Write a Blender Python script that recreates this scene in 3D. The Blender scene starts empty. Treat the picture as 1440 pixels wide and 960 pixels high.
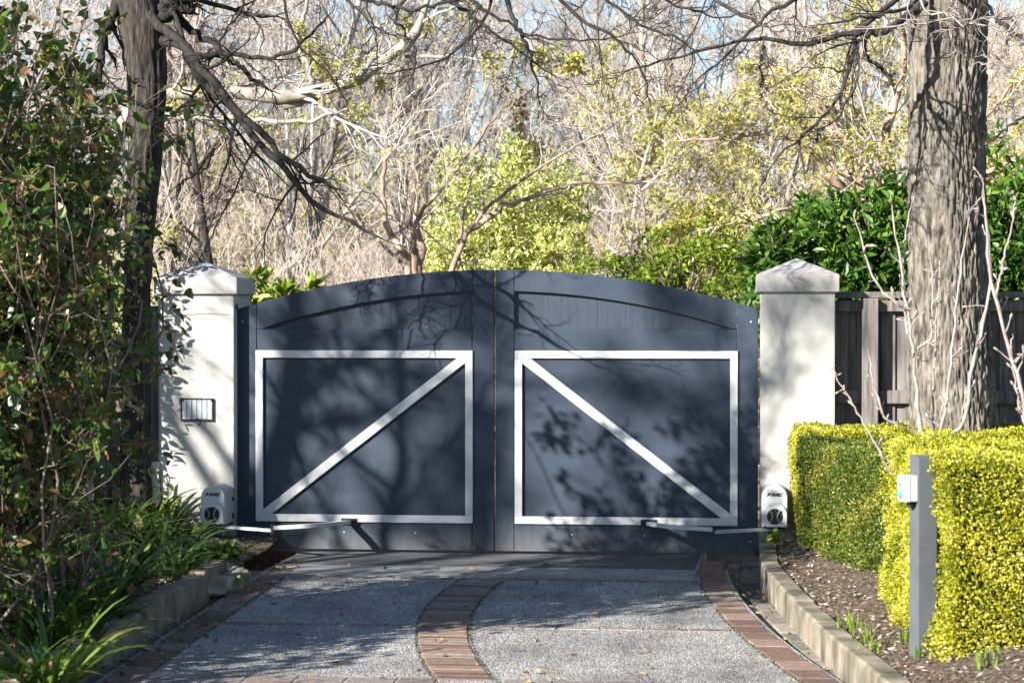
import bpy, bmesh, math, random
import numpy as np
from mathutils import Vector, Matrix, noise as mnoise

random.seed(7)
rng = np.random.default_rng(11)
SC = bpy.context.scene
COL = SC.collection
PI = math.pi
R_ = math.radians

# ------------------------------------------------------------------ camera survey
FPX, DIST, YAW, EYE = 3075.0, 15.0, R_(6.0), 1.68
PITCH = math.atan(40.0 / FPX)
F = np.array([-math.sin(YAW) * math.cos(PITCH), math.cos(YAW) * math.cos(PITCH), -math.sin(PITCH)])
RT = np.array([math.cos(YAW), math.sin(YAW), 0.0])
UP = np.cross(RT, F)
CAM = np.array([DIST * math.sin(YAW), -DIST * math.cos(YAW), EYE])


def ray(px, py):
    return F + (px - 720) / FPX * RT + (480 - py) / FPX * UP


def at(px, py, Y):                 # point of the sight line (px, py) on the plane y = Y
    r = ray(px, py)
    return CAM + r * ((Y - CAM[1]) / r[1])


def gnd(px, py, z=0.0):            # point of the sight line on the level z
    r = ray(px, py)
    return CAM + r * ((z - CAM[2]) / r[2])


def dist_pt(px, py, d):
    return CAM + ray(px, py) * d


# ------------------------------------------------------------------ scene graph helpers
def tag(o, label=None, cat=None, group=None, kind=None):
    if label: o['label'] = label
    if cat: o['category'] = cat
    if group: o['group'] = group
    if kind: o['kind'] = kind
    return o


def thing(name, label, cat, loc=(0, 0, 0), group=None, rz=0.0):
    o = bpy.data.objects.new(name, None)
    o.empty_display_size = 0.1
    COL.objects.link(o)
    o.location = loc
    o.rotation_euler = (0, 0, rz)
    return tag(o, label, cat, group)


def link(name, me, m, parent=None):
    me.materials.clear()
    me.materials.append(m)
    o = bpy.data.objects.new(name, me)
    COL.objects.link(o)
    if parent is not None:
        o.parent = parent
        p = parent
        off = Vector((0, 0, 0))
        while p is not None:
            off += Vector(p.location)
            p = p.parent
        o.location = -off
    return o


def obj(name, bm, m, parent=None, bevel=0.0, smooth=False, seg=1):
    """mesh given in world coordinates; parents are unrotated when parts are built"""
    bmesh.ops.recalc_face_normals(bm, faces=bm.faces[:])
    if bevel > 0:
        eds = [e for e in bm.edges if len(e.link_faces) == 2 and e.calc_face_angle(0) > 0.5]
        bmesh.ops.bevel(bm, geom=eds, offset=bevel, segments=seg, affect='EDGES', profile=0.6)
    me = bpy.data.meshes.new(name)
    bm.to_mesh(me)
    bm.free()
    if smooth:
        me.polygons.foreach_set('use_smooth', [True] * len(me.polygons))
    return link(name, me, m, parent)


def arr_obj(name, V, Q, m, parent=None, tint=None, smooth=False):
    me = bpy.data.meshes.new(name)
    V = np.asarray(V, dtype=np.float32)
    Q = np.asarray(Q, dtype=np.int32)
    k = Q.shape[1]
    me.vertices.add(len(V))
    me.vertices.foreach_set('co', V.ravel())
    me.loops.add(Q.size)
    me.loops.foreach_set('vertex_index', Q.ravel())
    me.polygons.add(len(Q))
    me.polygons.foreach_set('loop_start', np.arange(0, Q.size, k, dtype=np.int32))
    me.polygons.foreach_set('use_smooth', np.full(len(Q), smooth))
    me.update(calc_edges=True)
    if tint is not None:
        a = me.attributes.new('tint', 'FLOAT', 'FACE')
        a.data.foreach_set('value', np.asarray(tint, dtype=np.float32))
    return link(name, me, m, parent)


def copy_tree(o, parent=None):
    c = o.copy()
    COL.objects.link(c)
    if parent is not None:
        c.parent = parent
    for ch in o.children:
        copy_tree(ch, c)
    return c


def box(bm, x0, x1, y0, y1, z0, z1):
    v = [bm.verts.new(p) for p in ((x0, y0, z0), (x1, y0, z0), (x1, y1, z0), (x0, y1, z0),
                                   (x0, y0, z1), (x1, y0, z1), (x1, y1, z1), (x0, y1, z1))]
    for f in ((0, 3, 2, 1), (4, 5, 6, 7), (0, 1, 5, 4), (1, 2, 6, 5), (2, 3, 7, 6), (3, 0, 4, 7)):
        bm.faces.new([v[i] for i in f])
    return v


def prism(bm, pts, y0, y1):        # outline in x, z extruded from y0 to y1
    a = [bm.verts.new((x, y0, z)) for x, z in pts]
    b = [bm.verts.new((x, y1, z)) for x, z in pts]
    n = len(pts)
    bm.faces.new(a)
    bm.faces.new(b[::-1])
    for i in range(n):
        j = (i + 1) % n
        bm.faces.new((a[i], b[i], b[j], a[j]))


def cyl(bm, c, r, y0, y1, n=28):
    prism(bm, [(c[0] + r * math.cos(2 * PI * i / n), c[1] + r * math.sin(2 * PI * i / n)) for i in range(n)], y0, y1)


# ------------------------------------------------------------------ array geometry: tubes, growth, leaves
def unit(a):
    return a / np.maximum(np.linalg.norm(a, axis=-1, keepdims=True), 1e-9)


def smooth_line(pts, k):
    """Catmull-Rom through pts, k points out"""
    p = np.asarray(pts, float)
    n = len(p)
    q = np.vstack([2 * p[0] - p[1], p, 2 * p[-1] - p[-2]])
    out = []
    for t in np.linspace(0, n - 1 - 1e-6, k):
        i = int(t)
        u = t - i
        a, b, c, d = q[i], q[i + 1], q[i + 2], q[i + 3]
        out.append(0.5 * (2 * b + (c - a) * u + (2 * a - 5 * b + 4 * c - d) * u * u + (3 * b - a - 3 * c + d) * u ** 3))
    return np.array(out)


class Tubes:
    def __init__(self):
        self.V, self.Q, self.n = [], [], 0

    def add(self, P, R, S=4):
        P = np.asarray(P, float)
        R = np.asarray(R, float)
        if P.ndim == 2:
            P, R = P[None], R[None]
        M, K, _ = P.shape
        T = unit(np.gradient(P, axis=1))
        mean = unit(P[:, -1] - P[:, 0])
        ax = np.argmin(np.abs(mean), axis=1)
        ref = np.eye(3)[ax][:, None, :]
        N1 = unit(np.cross(T, np.broadcast_to(ref, T.shape)))
        N2 = np.cross(T, N1)
        a = np.arange(S) * 2 * PI / S
        ring = P[:, :, None, :] + R[:, :, None, None] * (np.cos(a)[None, None, :, None] * N1[:, :, None, :]
                                                          + np.sin(a)[None, None, :, None] * N2[:, :, None, :])
        idx = np.arange(M * K * S).reshape(M, K, S) + self.n
        nx = np.roll(idx, -1, axis=2)
        q = np.stack([idx[:, :-1], nx[:, :-1], nx[:, 1:], idx[:, 1:]], axis=-1).reshape(-1, 4)
        self.V.append(ring.reshape(-1, 3))
        self.Q.append(q)
        self.n += M * K * S
        return self

    def build(self, name, m, parent=None):
        if not self.V:
            return None
        return arr_obj(name, np.vstack(self.V), np.vstack(self.Q), m, parent, smooth=True)


def interp(P, t):
    M, K, _ = P.shape
    f = np.clip(t, 0, 0.9999) * (K - 1)
    i = f.astype(int)
    u = (f - i)[:, None]
    r = np.arange(M)
    return P[r, i] * (1 - u) + P[r, i + 1] * u, unit(P[r, i + 1] - P[r, i])


def grow(P, R, n, length, ang, K=6, t=(0.2, 1.0), wig=0.25, up=0.0, ratio=0.6, rmin=0.0015, rel=True, taper=0.3, g=None):
    """n children on each line of P (M,K,3)"""
    g = g or rng
    M = P.shape[0]
    idx = np.repeat(np.arange(M), n)
    N = len(idx)
    tt = g.uniform(t[0], t[1], N)
    base, T = interp(P[idx], tt)
    rb = R[idx][np.arange(N), np.minimum((tt * (R.shape[1] - 1)).astype(int), R.shape[1] - 1)]
    perp = unit(np.cross(T, g.normal(size=(N, 3))))
    a = g.uniform(ang[0], ang[1], N)[:, None]
    d = unit(np.cos(a) * T + np.sin(a) * perp + np.array([0, 0, up]))
    L = g.uniform(length[0], length[1], N)
    if rel:
        pl = np.linalg.norm(np.diff(P, axis=1), axis=2).sum(1)
        L = L * pl[idx] * (1.15 - 0.7 * tt)
    out = np.empty((N, K, 3))
    out[:, 0] = base
    for k in range(1, K):
        d = unit(d + g.normal(size=(N, 3)) * wig + np.array([0, 0, up * 0.35]))
        out[:, k] = out[:, k - 1] + d * (L / (K - 1))[:, None]
    r0 = np.maximum(rb * ratio, rmin)
    Rr = r0[:, None] * np.linspace(1, taper, K)[None, :]
    return out, np.maximum(Rr, rmin * 0.6)


def leaf_arrays(base, axis, nrm, L, W, fold=0.25, droop=0.0):
    """folded leaf of two quads; base (N,3), axis and nrm unit vectors"""
    N = len(base)
    L = np.broadcast_to(L, (N,))[:, None]
    W = np.broadcast_to(W, (N,))[:, None]
    side = unit(np.cross(axis, nrm))
    nn = np.cross(side, axis)
    tip = base + axis * L - nn * L * droop
    l1 = base + axis * L * 0.3 + side * W * 0.5 + nn * W * fold
    l2 = base + axis * L * 0.68 + side * W * 0.42 + nn * (W * fold - L * droop * 0.4)
    r1 = base + axis * L * 0.3 - side * W * 0.5 + nn * W * fold
    r2 = base + axis * L * 0.68 - side * W * 0.42 + nn * (W * fold - L * droop * 0.4)
    V = np.stack([base, l1, l2, tip, r2, r1], axis=1).reshape(-1, 3)
    o = (np.arange(N) * 6)[:, None]
    Q = np.concatenate([o + np.array([[0, 3, 2, 1]]), o + np.array([[0, 5, 4, 3]])], axis=1).reshape(-1, 4)
    return V, Q


def quad_leaves(base, axis, nrm, L, W):
    N = len(base)
    L = np.broadcast_to(L, (N,))[:, None]
    W = np.broadcast_to(W, (N,))[:, None]
    side = unit(np.cross(axis, nrm))
    V = np.stack([base, base + axis * L * 0.45 + side * W * 0.5, base + axis * L, base + axis * L * 0.45 - side * W * 0.5], axis=1).reshape(-1, 3)
    Q = np.arange(N * 4).reshape(N, 4)
    return V, Q


def leaves_obj(name, base, axis, nrm, L, W, m, parent, fine=True, g=None, fold=0.25, droop=0.1):
    g = g or rng
    if fine:
        V, Q = leaf_arrays(base, axis, nrm, L, W, fold, droop)
        t = np.repeat(g.uniform(0, 1, len(base)), 2)
    else:
        V, Q = quad_leaves(base, axis, nrm, L, W)
        t = g.uniform(0, 1, len(base))
    return arr_obj(name, V, Q, m, parent, tint=t)


def leaves_along(P, n, off=0.03, t=(0.2, 1.0), g=None):
    g = g or rng
    idx = np.repeat(np.arange(len(P)), n)
    b, T = interp(P[idx], g.uniform(t[0], t[1], len(idx)))
    ax = unit(unit(g.normal(size=b.shape)) + T * 0.5 + np.array([0, 0, -0.15]))
    nr = unit(g.normal(size=b.shape) * 0.7 + np.array([0, 0, 1.0]))
    return b + ax * off * 0.3, ax, nr


# ------------------------------------------------------------------ materials
def nodes(name):
    m = bpy.data.materials.new(name)
    m.use_nodes = True
    nt = m.node_tree
    return m, nt, nt.nodes['Principled BSDF'], nt.nodes['Material Output']


def ramp(nt, stops):
    r = nt.nodes.new('ShaderNodeValToRGB')
    e = r.color_ramp.elements
    while len(e) < len(stops):
        e.new(0.5)
    for i, (p, c) in enumerate(stops):
        e[i].position = p
        e[i].color = (*c, 1)
    return r


def noise_tex(nt, scale, detail=6, rough=0.55, stretch=(1, 1, 1), dist=0.0):
    tc = nt.nodes.new('ShaderNodeTexCoord')
    mp = nt.nodes.new('ShaderNodeMapping')
    mp.inputs['Scale'].default_value = stretch
    n = nt.nodes.new('ShaderNodeTexNoise')
    n.inputs['Scale'].default_value = scale
    n.inputs['Detail'].default_value = detail
    n.inputs['Roughness'].default_value = rough
    n.inputs['Distortion'].default_value = dist
    nt.links.new(tc.outputs['Object'], mp.inputs['Vector'])
    nt.links.new(mp.outputs['Vector'], n.inputs['Vector'])
    return n


def mixc(nt, a, b, fac, mode='MIX'):
    x = nt.nodes.new('ShaderNodeMix')
    x.data_type = 'RGBA'
    x.blend_type = mode
    for s, v in ((0, fac), (6, a), (7, b)):
        if hasattr(v, 'links') or hasattr(v, 'is_linked'):
            nt.links.new(v, x.inputs[s])
        elif isinstance(v, (int, float)):
            x.inputs[s].default_value = v
        else:
            x.inputs[s].default_value = (*v, 1)
    return x.outputs[2]


def surf(name, c1, c2, scale=8, rough=0.8, bump=0.2, bscale=None, stretch=(1, 1, 1), lo=0.35, hi=0.65, spec=0.3,
         extra=None, bdist=0.01, metal=0.0):
    m, nt, p, out = nodes(name)
    n = noise_tex(nt, scale, stretch=stretch)
    r = ramp(nt, [(lo, c1), (hi, c2)])
    nt.links.new(n.outputs['Fac'], r.inputs['Fac'])
    c = r.outputs['Color']
    if extra:                                  # a second, larger layer of marks: (colour, scale, stretch, lo, hi)
        n2 = noise_tex(nt, extra[1], stretch=extra[2])
        r2 = ramp(nt, [(extra[3], (0, 0, 0)), (extra[4], (1, 1, 1))])
        nt.links.new(n2.outputs['Fac'], r2.inputs['Fac'])
        c = mixc(nt, c, extra[0], r2.outputs['Color'])
    nt.links.new(c, p.inputs['Base Color'])
    p.inputs['Roughness'].default_value = rough
    p.inputs['Specular IOR Level'].default_value = spec
    p.inputs['Metallic'].default_value = metal
    if bump:
        nb = noise_tex(nt, bscale or scale * 4, stretch=stretch)
        b = nt.nodes.new('ShaderNodeBump')
        b.inputs['Strength'].default_value = bump
        b.inputs['Distance'].default_value = bdist
        nt.links.new(nb.outputs['Fac'], b.inputs['Height'])
        nt.links.new(b.outputs['Normal'], p.inputs['Normal'])
    return m


def leaf_mat(name, stops, trans=0.35, rough=0.45, spec=0.4, tcol=None):
    m, nt, p, out = nodes(name)
    a = nt.nodes.new('ShaderNodeAttribute')
    a.attribute_name = 'tint'
    r = ramp(nt, stops)
    nt.links.new(a.outputs['Fac'], r.inputs['Fac'])
    nt.links.new(r.outputs['Color'], p.inputs['Base Color'])
    p.inputs['Roughness'].default_value = rough
    p.inputs['Specular IOR Level'].default_value = spec
    if trans > 0:
        tb = nt.nodes.new('ShaderNodeBsdfTranslucent')
        tint = mixc(nt, r.outputs['Color'], tcol or (1.0, 1.0, 0.55), 1.0, 'MULTIPLY')
        nt.links.new(tint, tb.inputs['Color'])
        ms = nt.nodes.new('ShaderNodeMixShader')
        ms.inputs[0].default_value = trans
        nt.links.new(p.outputs[0], ms.inputs[1])
        nt.links.new(tb.outputs[0], ms.inputs[2])
        nt.links.new(ms.outputs[0], out.inputs['Surface'])
    return m


def tint_mat(name, stops, rough=0.85, bump=0.3, bscale=60, spec=0.25, var=0.35):
    m, nt, p, out = nodes(name)
    a = nt.nodes.new('ShaderNodeAttribute')
    a.attribute_name = 'tint'
    r = ramp(nt, stops)
    nt.links.new(a.outputs['Fac'], r.inputs['Fac'])
    n = noise_tex(nt, 26)
    r2 = ramp(nt, [(0.3, (1 - var,) * 3), (0.7, (1 + var * 0.4,) * 3)])
    nt.links.new(n.outputs['Fac'], r2.inputs['Fac'])
    c = mixc(nt, r.outputs['Color'], r2.outputs['Color'], 1.0, 'MULTIPLY')
    nt.links.new(c, p.inputs['Base Color'])
    p.inputs['Roughness'].default_value = rough
    p.inputs['Specular IOR Level'].default_value = spec
    nb = noise_tex(nt, bscale)
    b = nt.nodes.new('ShaderNodeBump')
    b.inputs['Strength'].default_value = bump
    b.inputs['Distance'].default_value = 0.006
    nt.links.new(nb.outputs['Fac'], b.inputs['Height'])
    nt.links.new(b.outputs['Normal'], p.inputs['Normal'])
    return m


def agg_mat():
    """exposed aggregate concrete: pale pebbles in a grey matrix, wear patches"""
    m, nt, p, out = nodes('exposed_aggregate')
    tc = nt.nodes.new('ShaderNodeTexCoord')
    v = nt.nodes.new('ShaderNodeTexVoronoi')
    v.inputs['Scale'].default_value = 105
    nt.links.new(tc.outputs['Object'], v.inputs['Vector'])
    wn = nt.nodes.new('ShaderNodeSeparateColor')
    nt.links.new(v.outputs['Color'], wn.inputs['Color'])
    r = ramp(nt, [(0.0, (0.08, 0.082, 0.088)), (0.3, (0.31, 0.308, 0.308)), (0.7, (0.55, 0.538, 0.513)), (1.0, (0.82, 0.79, 0.735))])
    nt.links.new(wn.outputs['Red'], r.inputs['Fac'])
    edge = ramp(nt, [(0.25, (0, 0, 0)), (0.6, (1, 1, 1))])
    mul = nt.nodes.new('ShaderNodeMath')
    mul.operation = 'MULTIPLY'
    mul.inputs[1].default_value = 62 * 1.3
    v2 = nt.nodes.new('ShaderNodeTexVoronoi')
    v2.feature = 'DISTANCE_TO_EDGE'
    v2.inputs['Scale'].default_value = 105
    nt.links.new(tc.outputs['Object'], v2.inputs['Vector'])
    e2 = ramp(nt, [(0.02, (1, 1, 1)), (0.14, (0, 0, 0))])
    nt.links.new(v2.outputs['Distance'], e2.inputs['Fac'])
    c = mixc(nt, r.outputs['Color'], (0.17, 0.165, 0.16), e2.outputs['Color'])
    n = noise_tex(nt, 1.6, 8, 0.65)
    r3 = ramp(nt, [(0.32, (0.60, 0.60, 0.62)), (0.68, (1.15, 1.13, 1.10))])
    nt.links.new(n.outputs['Fac'], r3.inputs['Fac'])
    c = mixc(nt, c, r3.outputs['Color'], 1.0, 'MULTIPLY')
    n4 = noise_tex(nt, 1.1, 10, .7, (2.2, .28, 1))
    r4 = ramp(nt, [(0.48, (1, 1, 1)), (0.72, (.58, .56, .54))])
    nt.links.new(n4.outputs['Fac'], r4.inputs['Fac'])
    c = mixc(nt, c, r4.outputs['Color'], 1.0, 'MULTIPLY')
    n5 = noise_tex(nt, 3.2, 3, .5)
    r5 = ramp(nt, [(0.70, (1, 1, 1)), (0.76, (.45, .44, .43))])
    nt.links.new(n5.outputs['Fac'], r5.inputs['Fac'])
    c = mixc(nt, c, r5.outputs['Color'], 1.0, 'MULTIPLY')
    nt.links.new(c, p.inputs['Base Color'])
    p.inputs['Roughness'].default_value = 0.8
    p.inputs['Specular IOR Level'].default_value = 0.3
    b = nt.nodes.new('ShaderNodeBump')
    b.inputs['Strength'].default_value = 0.9
    b.inputs['Distance'].default_value = 0.006
    b.invert = True
    nt.links.new(v.outputs['Distance'], b.inputs['Height'])
    nt.links.new(b.outputs['Normal'], p.inputs['Normal'])
    return m


M = {}
M['render'] = surf('white_render', (0.425, 0.41, 0.385), (0.485, 0.47, 0.445), 5, 0.85, 0.5, 34,
                   extra=((0.37, 0.355, 0.335), 3.2, (1.6, 1.6, 0.3), 0.52, 0.82), bdist=0.002)
M['cap'] = surf('weathered_cap_render', (0.38, 0.355, 0.34), (0.46, 0.435, 0.42), 6, 0.85, 0.25, 90,
                extra=((0.22, 0.205, 0.20), 5, (1, 1, 0.6), 0.55, 0.85), bdist=0.002)
def splash(m, colour, z0, z1, strength=.8, scale=14):
    """mud and algae splashed up from the ground: fades out by the height z1"""
    nt = m.node_tree
    p = nt.nodes['Principled BSDF']
    src = p.inputs['Base Color'].links[0].from_socket
    tc = nt.nodes.new('ShaderNodeTexCoord')
    sp = nt.nodes.new('ShaderNodeSeparateXYZ')
    nt.links.new(tc.outputs['Object'], sp.inputs[0])
    n = noise_tex(nt, scale, 8, .7, (1, 1, .45))
    ad = nt.nodes.new('ShaderNodeMath')
    ad.operation = 'MULTIPLY_ADD'
    nt.links.new(n.outputs['Fac'], ad.inputs[0])
    ad.inputs[1].default_value = -(z1 - z0) * 1.6
    nt.links.new(sp.outputs['Z'], ad.inputs[2])
    mr = nt.nodes.new('ShaderNodeMapRange')
    mr.inputs['From Min'].default_value = z0 - (z1 - z0) * .9
    mr.inputs['From Max'].default_value = z1 - (z1 - z0) * .8
    mr.inputs['To Min'].default_value = strength
    mr.inputs['To Max'].default_value = 0
    nt.links.new(ad.outputs[0], mr.inputs['Value'])
    nt.links.new(mixc(nt, src, colour, mr.outputs[0]), p.inputs['Base Color'])


splash(M['render'], (0.17, 0.155, 0.12), 0.12, 0.62)
M['gate'] = surf('slate_blue_gate_paint', (0.028, 0.041, 0.062), (0.036, 0.050, 0.073), 3, 0.55, 0.10, 60, spec=0.25,
                 stretch=(1, 1, 4), extra=((0.046, 0.060, 0.083), 2.2, (2.5, 1, 0.6), 0.55, 0.85), bdist=0.002)
splash(M['gate'], (0.15, 0.14, 0.125), 0.03, 0.24, .5, 22)
M['gatedark'] = surf('slate_blue_board_paint', (0.027, 0.039, 0.059), (0.035, 0.048, 0.070), 6, 0.5, 0.2, 30, stretch=(6, 1, 0.5), spec=0.35, bdist=0.002)
M['trim'] = surf('white_gate_trim', (0.52, 0.52, 0.515), (0.58, 0.58, 0.575), 12, 0.5, 0.06, 80, bdist=0.001,
                 extra=((0.36, 0.35, 0.335), 9, (1, 1, 1), 0.68, 0.9))
M['plastic'] = surf('opener_grey_white', (0.44, 0.455, 0.465), (0.49, 0.505, 0.51), 8, 0.42, 0.0, spec=0.4,
                    extra=((0.42, 0.42, 0.40), 7, (1, 1, 0.4), 0.62, 0.9))
M['black'] = surf('black_plastic', (0.012, 0.012, 0.013), (0.02, 0.02, 0.022), 10, 0.4, 0.0)
M['dark'] = surf('dark_metal', (0.02, 0.02, 0.02), (0.05, 0.045, 0.04), 20, 0.5, 0.1)
M['alu'] = surf('arm_painted_metal', (0.46, 0.475, 0.49), (0.52, 0.53, 0.54), 10, 0.4, 0.0, spec=0.5)
M['knobgrey'] = surf('grey_knob_grip', (0.16, 0.17, 0.18), (0.2, 0.21, 0.22), 9, 0.4, 0)
M['steel'] = surf('brushed_plate', (0.42, 0.46, 0.50), (0.58, 0.61, 0.64), 30, 0.42, 0.1, stretch=(4, 1, 0.4), metal=0.35)
M['post'] = surf('painted_grey_post', (0.078, 0.087, 0.098), (0.098, 0.108, 0.119), 6, 0.55, 0.05, 60,
                 extra=((0.36, 0.36, 0.35), 60, (1, 1, 1), 0.72, 0.76))
M['cream'] = surf('cream_plastic', (0.50, 0.48, 0.40), (0.55, 0.53, 0.44), 8, 0.5, 0)
M['bluegrey'] = surf('grey_blue_plastic', (0.36, 0.42, 0.45), (0.42, 0.48, 0.51), 8, 0.4, 0)
M['teal'] = surf('teal_button', (0.08, 0.42, 0.42), (0.12, 0.5, 0.5), 8, 0.4, 0)
M['fence'] = surf('weathered_timber', (0.095, 0.082, 0.076), (0.215, 0.193, 0.182), 9, 0.85, 0.5, 30, stretch=(5, 5, 0.35), bdist=0.004)
M['fencelight'] = surf('grey_silvered_timber', (0.26, 0.24, 0.215), (0.42, 0.39, 0.36), 9, 0.85, 0.4, 30, stretch=(5, 5, 0.35), bdist=0.003)
M['concrete'] = surf('old_concrete', (0.26, 0.25, 0.23), (0.42, 0.40, 0.37), 4, 0.9, 0.5, 50, bdist=0.004,
                     extra=((0.13, 0.12, 0.10), 3.5, (1, 1, 0.5), 0.5, 0.8))
M['apron'] = surf('smooth_concrete_apron', (0.19, 0.185, 0.18), (0.33, 0.32, 0.305), 3, 0.85, 0.3, 70, bdist=0.003,
                  extra=((0.20, 0.19, 0.18), 2, (1, 3, 1), 0.5, 0.8))
M['wall'] = surf('mossy_concrete_block', (0.155, 0.132, 0.10), (0.31, 0.27, 0.21), 6, 0.9, 0.7, 40, bdist=0.005,
                 extra=((0.06, 0.056, 0.036), 4.5, (1, 1, 0.35), 0.42, 0.72))
M['agg'] = agg_mat()
M['brick'] = tint_mat('drive_brick', [(0, (0.13, 0.085, 0.070)), (0.35, (0.20, 0.130, 0.103)), (0.7, (0.265, 0.182, 0.145)), (1, (0.25, 0.205, 0.18))], bump=0.45)
M['wornbrick'] = tint_mat('worn_dusty_brick', [(0, (0.17, 0.14, 0.13)), (0.5, (0.24, 0.19, 0.17)), (1, (0.30, 0.27, 0.25))], bump=0.5, var=.5)
M['paver'] = tint_mat('gutter_paver', [(0, (0.13, 0.12, 0.10)), (0.5, (0.20, 0.18, 0.15)), (1, (0.29, 0.265, 0.22))], bump=0.5)
M['redbrick'] = tint_mat('red_brick_step', [(0, (0.11, 0.055, 0.042)), (1, (0.19, 0.095, 0.07))], bump=0.4)
M['edging'] = surf('brown_edging_block', (0.16, 0.122, 0.088), (0.30, 0.24, 0.18), 7, 0.9, 0.6, 45, bdist=0.005)
M['stone'] = surf('garden_stone', (0.20, 0.17, 0.12), (0.45, 0.40, 0.31), 9, 0.9, 0.8, 25, bdist=0.012,
                  extra=((0.12, 0.14, 0.05), 7, (1, 1, 1), 0.55, 0.75))
M['soil'] = surf('bark_mulch_soil', (0.05, 0.036, 0.026), (0.20, 0.15, 0.11), 38, 0.95, 1.0, 70, bdist=0.03)
M['mulch'] = tint_mat('mulch_chips', [(0, (0.06, 0.042, 0.03)), (0.45, (0.29, 0.22, 0.165)), (1, (0.58, 0.50, 0.40))], bump=0.2)
M['ground'] = surf('leaf_litter_ground', (0.10, 0.075, 0.05), (0.24, 0.19, 0.14), 1.4, 0.95, 0.6, 9, bdist=0.05,
                   extra=((0.09, 0.12, 0.035), 0.35, (1, 1, 1), 0.5, 0.7))
M['hill'] = surf('wooded_hillside', (0.16, 0.135, 0.115), (0.30, 0.26, 0.235), 0.9, 0.95, 0.6, 4, bdist=0.2)
M['bark_dark'] = surf('dark_bark', (0.020, 0.017, 0.015), (0.062, 0.054, 0.047), 10, 0.9, 0.8, 22, stretch=(3, 3, 0.6), bdist=0.012)
M['bark_shade'] = surf('shaded_trunk_bark', (0.016, 0.014, 0.012), (0.075, 0.064, 0.054), 13, 0.9, 1.0, 28, stretch=(3, 3, 0.4), bdist=0.014)  # left trunk bark with its shade painted into the colour
M['bark_unlit'] = surf('unlit_limb_bark', (0.010, 0.009, 0.008), (0.036, 0.031, 0.027), 11, 0.85, 0.8, 24, stretch=(3, 3, 0.6), bdist=0.012)  # limbs out of the sun: their shade put into a darker bark colour
M['bark_oak'] = surf('furrowed_grey_bark', (0.045, 0.038, 0.031), (0.25, 0.22, 0.182), 14, 0.9, 1.0, 30, stretch=(2.2, 2.2, 0.35), bdist=0.015,
                     extra=((0.13, 0.125, 0.105), 3, (1, 1, 0.6), 0.5, 0.75))
M['bark_trunk'] = surf('rough_brown_bark', (0.075, 0.062, 0.050), (0.22, 0.19, 0.16), 14, 0.9, 0.9, 26, stretch=(3, 3, 0.3), bdist=0.014)
M['bark_pale'] = surf('pale_smooth_bark', (0.19, 0.165, 0.14), (0.38, 0.34, 0.295), 5, 0.8, 0.3, 20, stretch=(2, 2, 2), bdist=0.004,
                      extra=((0.16, 0.13, 0.10), 3, (1, 1, 1), 0.58, 0.75))
M['bark_red'] = surf('peeling_red_bark', (0.17, 0.105, 0.075), (0.40, 0.30, 0.235), 6, 0.8, 0.4, 20, stretch=(2, 2, 0.7), bdist=0.006)
M['bark_white'] = surf('white_gum_bark', (0.45, 0.42, 0.39), (0.66, 0.63, 0.60), 3, 0.8, 0.2, stretch=(2, 2, 0.6))
M['twig_pale'] = surf('pale_twig', (0.38, 0.33, 0.30), (0.56, 0.50, 0.46), 3, 0.75, 0, spec=0.2)
M['twig_pink'] = surf('pinkish_twig', (0.36, 0.295, 0.245), (0.54, 0.46, 0.395), 2, 0.75, 0, spec=0.2)
M['twig_grey'] = surf('grey_twig', (0.30, 0.275, 0.26), (0.46, 0.43, 0.41), 2, 0.75, 0, spec=0.2)
M['twig_dark'] = surf('dark_twig', (0.018, 0.015, 0.014), (0.055, 0.048, 0.043), 3, 0.8, 0, spec=0.2)
M['twig_brown'] = surf('brown_twig', (0.115, 0.085, 0.068), (0.27, 0.21, 0.17), 5, 0.8, 0, spec=0.2)
M['shoot'] = surf('greyish_pink_shoot', (0.20, 0.165, 0.15), (0.36, 0.31, 0.285), 18, 0.7, 0.3, 60, bdist=0.002)
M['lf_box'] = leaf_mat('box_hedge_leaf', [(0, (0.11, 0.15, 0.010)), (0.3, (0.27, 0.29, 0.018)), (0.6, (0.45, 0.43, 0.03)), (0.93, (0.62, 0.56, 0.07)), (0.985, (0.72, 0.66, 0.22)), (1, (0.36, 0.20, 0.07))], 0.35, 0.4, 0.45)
M['lf_box_shade'] = leaf_mat('shaded_box_hedge_leaf', [(0, (0.035, 0.065, 0.008)), (0.45, (0.085, 0.125, 0.012)), (0.8, (0.17, 0.20, 0.022)), (0.96, (0.34, 0.33, 0.05)), (1, (0.30, 0.18, 0.07))], 0.3, 0.4, 0.45)  # box leaf darkened: shade of the left arm put into its colour
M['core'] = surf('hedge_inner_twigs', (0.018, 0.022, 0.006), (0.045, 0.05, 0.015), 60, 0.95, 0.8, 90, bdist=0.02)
M['lf_laurel'] = leaf_mat('laurel_leaf', [(0, (0.028, 0.075, 0.012)), (0.6, (0.065, 0.145, 0.018)), (1, (0.16, 0.26, 0.032))], 0.25, 0.42, 0.4)
M['lf_lime'] = leaf_mat('lime_green_leaf', [(0, (0.09, 0.15, 0.014)), (0.5, (0.19, 0.27, 0.025)), (1, (0.36, 0.41, 0.07))], 0.4, 0.35, 0.5)
M['lf_varieg'] = leaf_mat('variegated_leaf', [(0, (0.20, 0.25, 0.045)), (0.4, (0.44, 0.48, 0.12)), (0.75, (0.64, 0.64, 0.26)), (1, (0.78, 0.76, 0.46))], 0.35, 0.4, 0.4)
M['lf_gold'] = leaf_mat('golden_olive_leaf', [(0, (0.26, 0.27, 0.06)), (0.5, (0.48, 0.455, 0.12)), (0.85, (0.66, 0.60, 0.20)), (1, (0.58, 0.42, 0.16))], 0.45, 0.5, 0.3)
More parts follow.
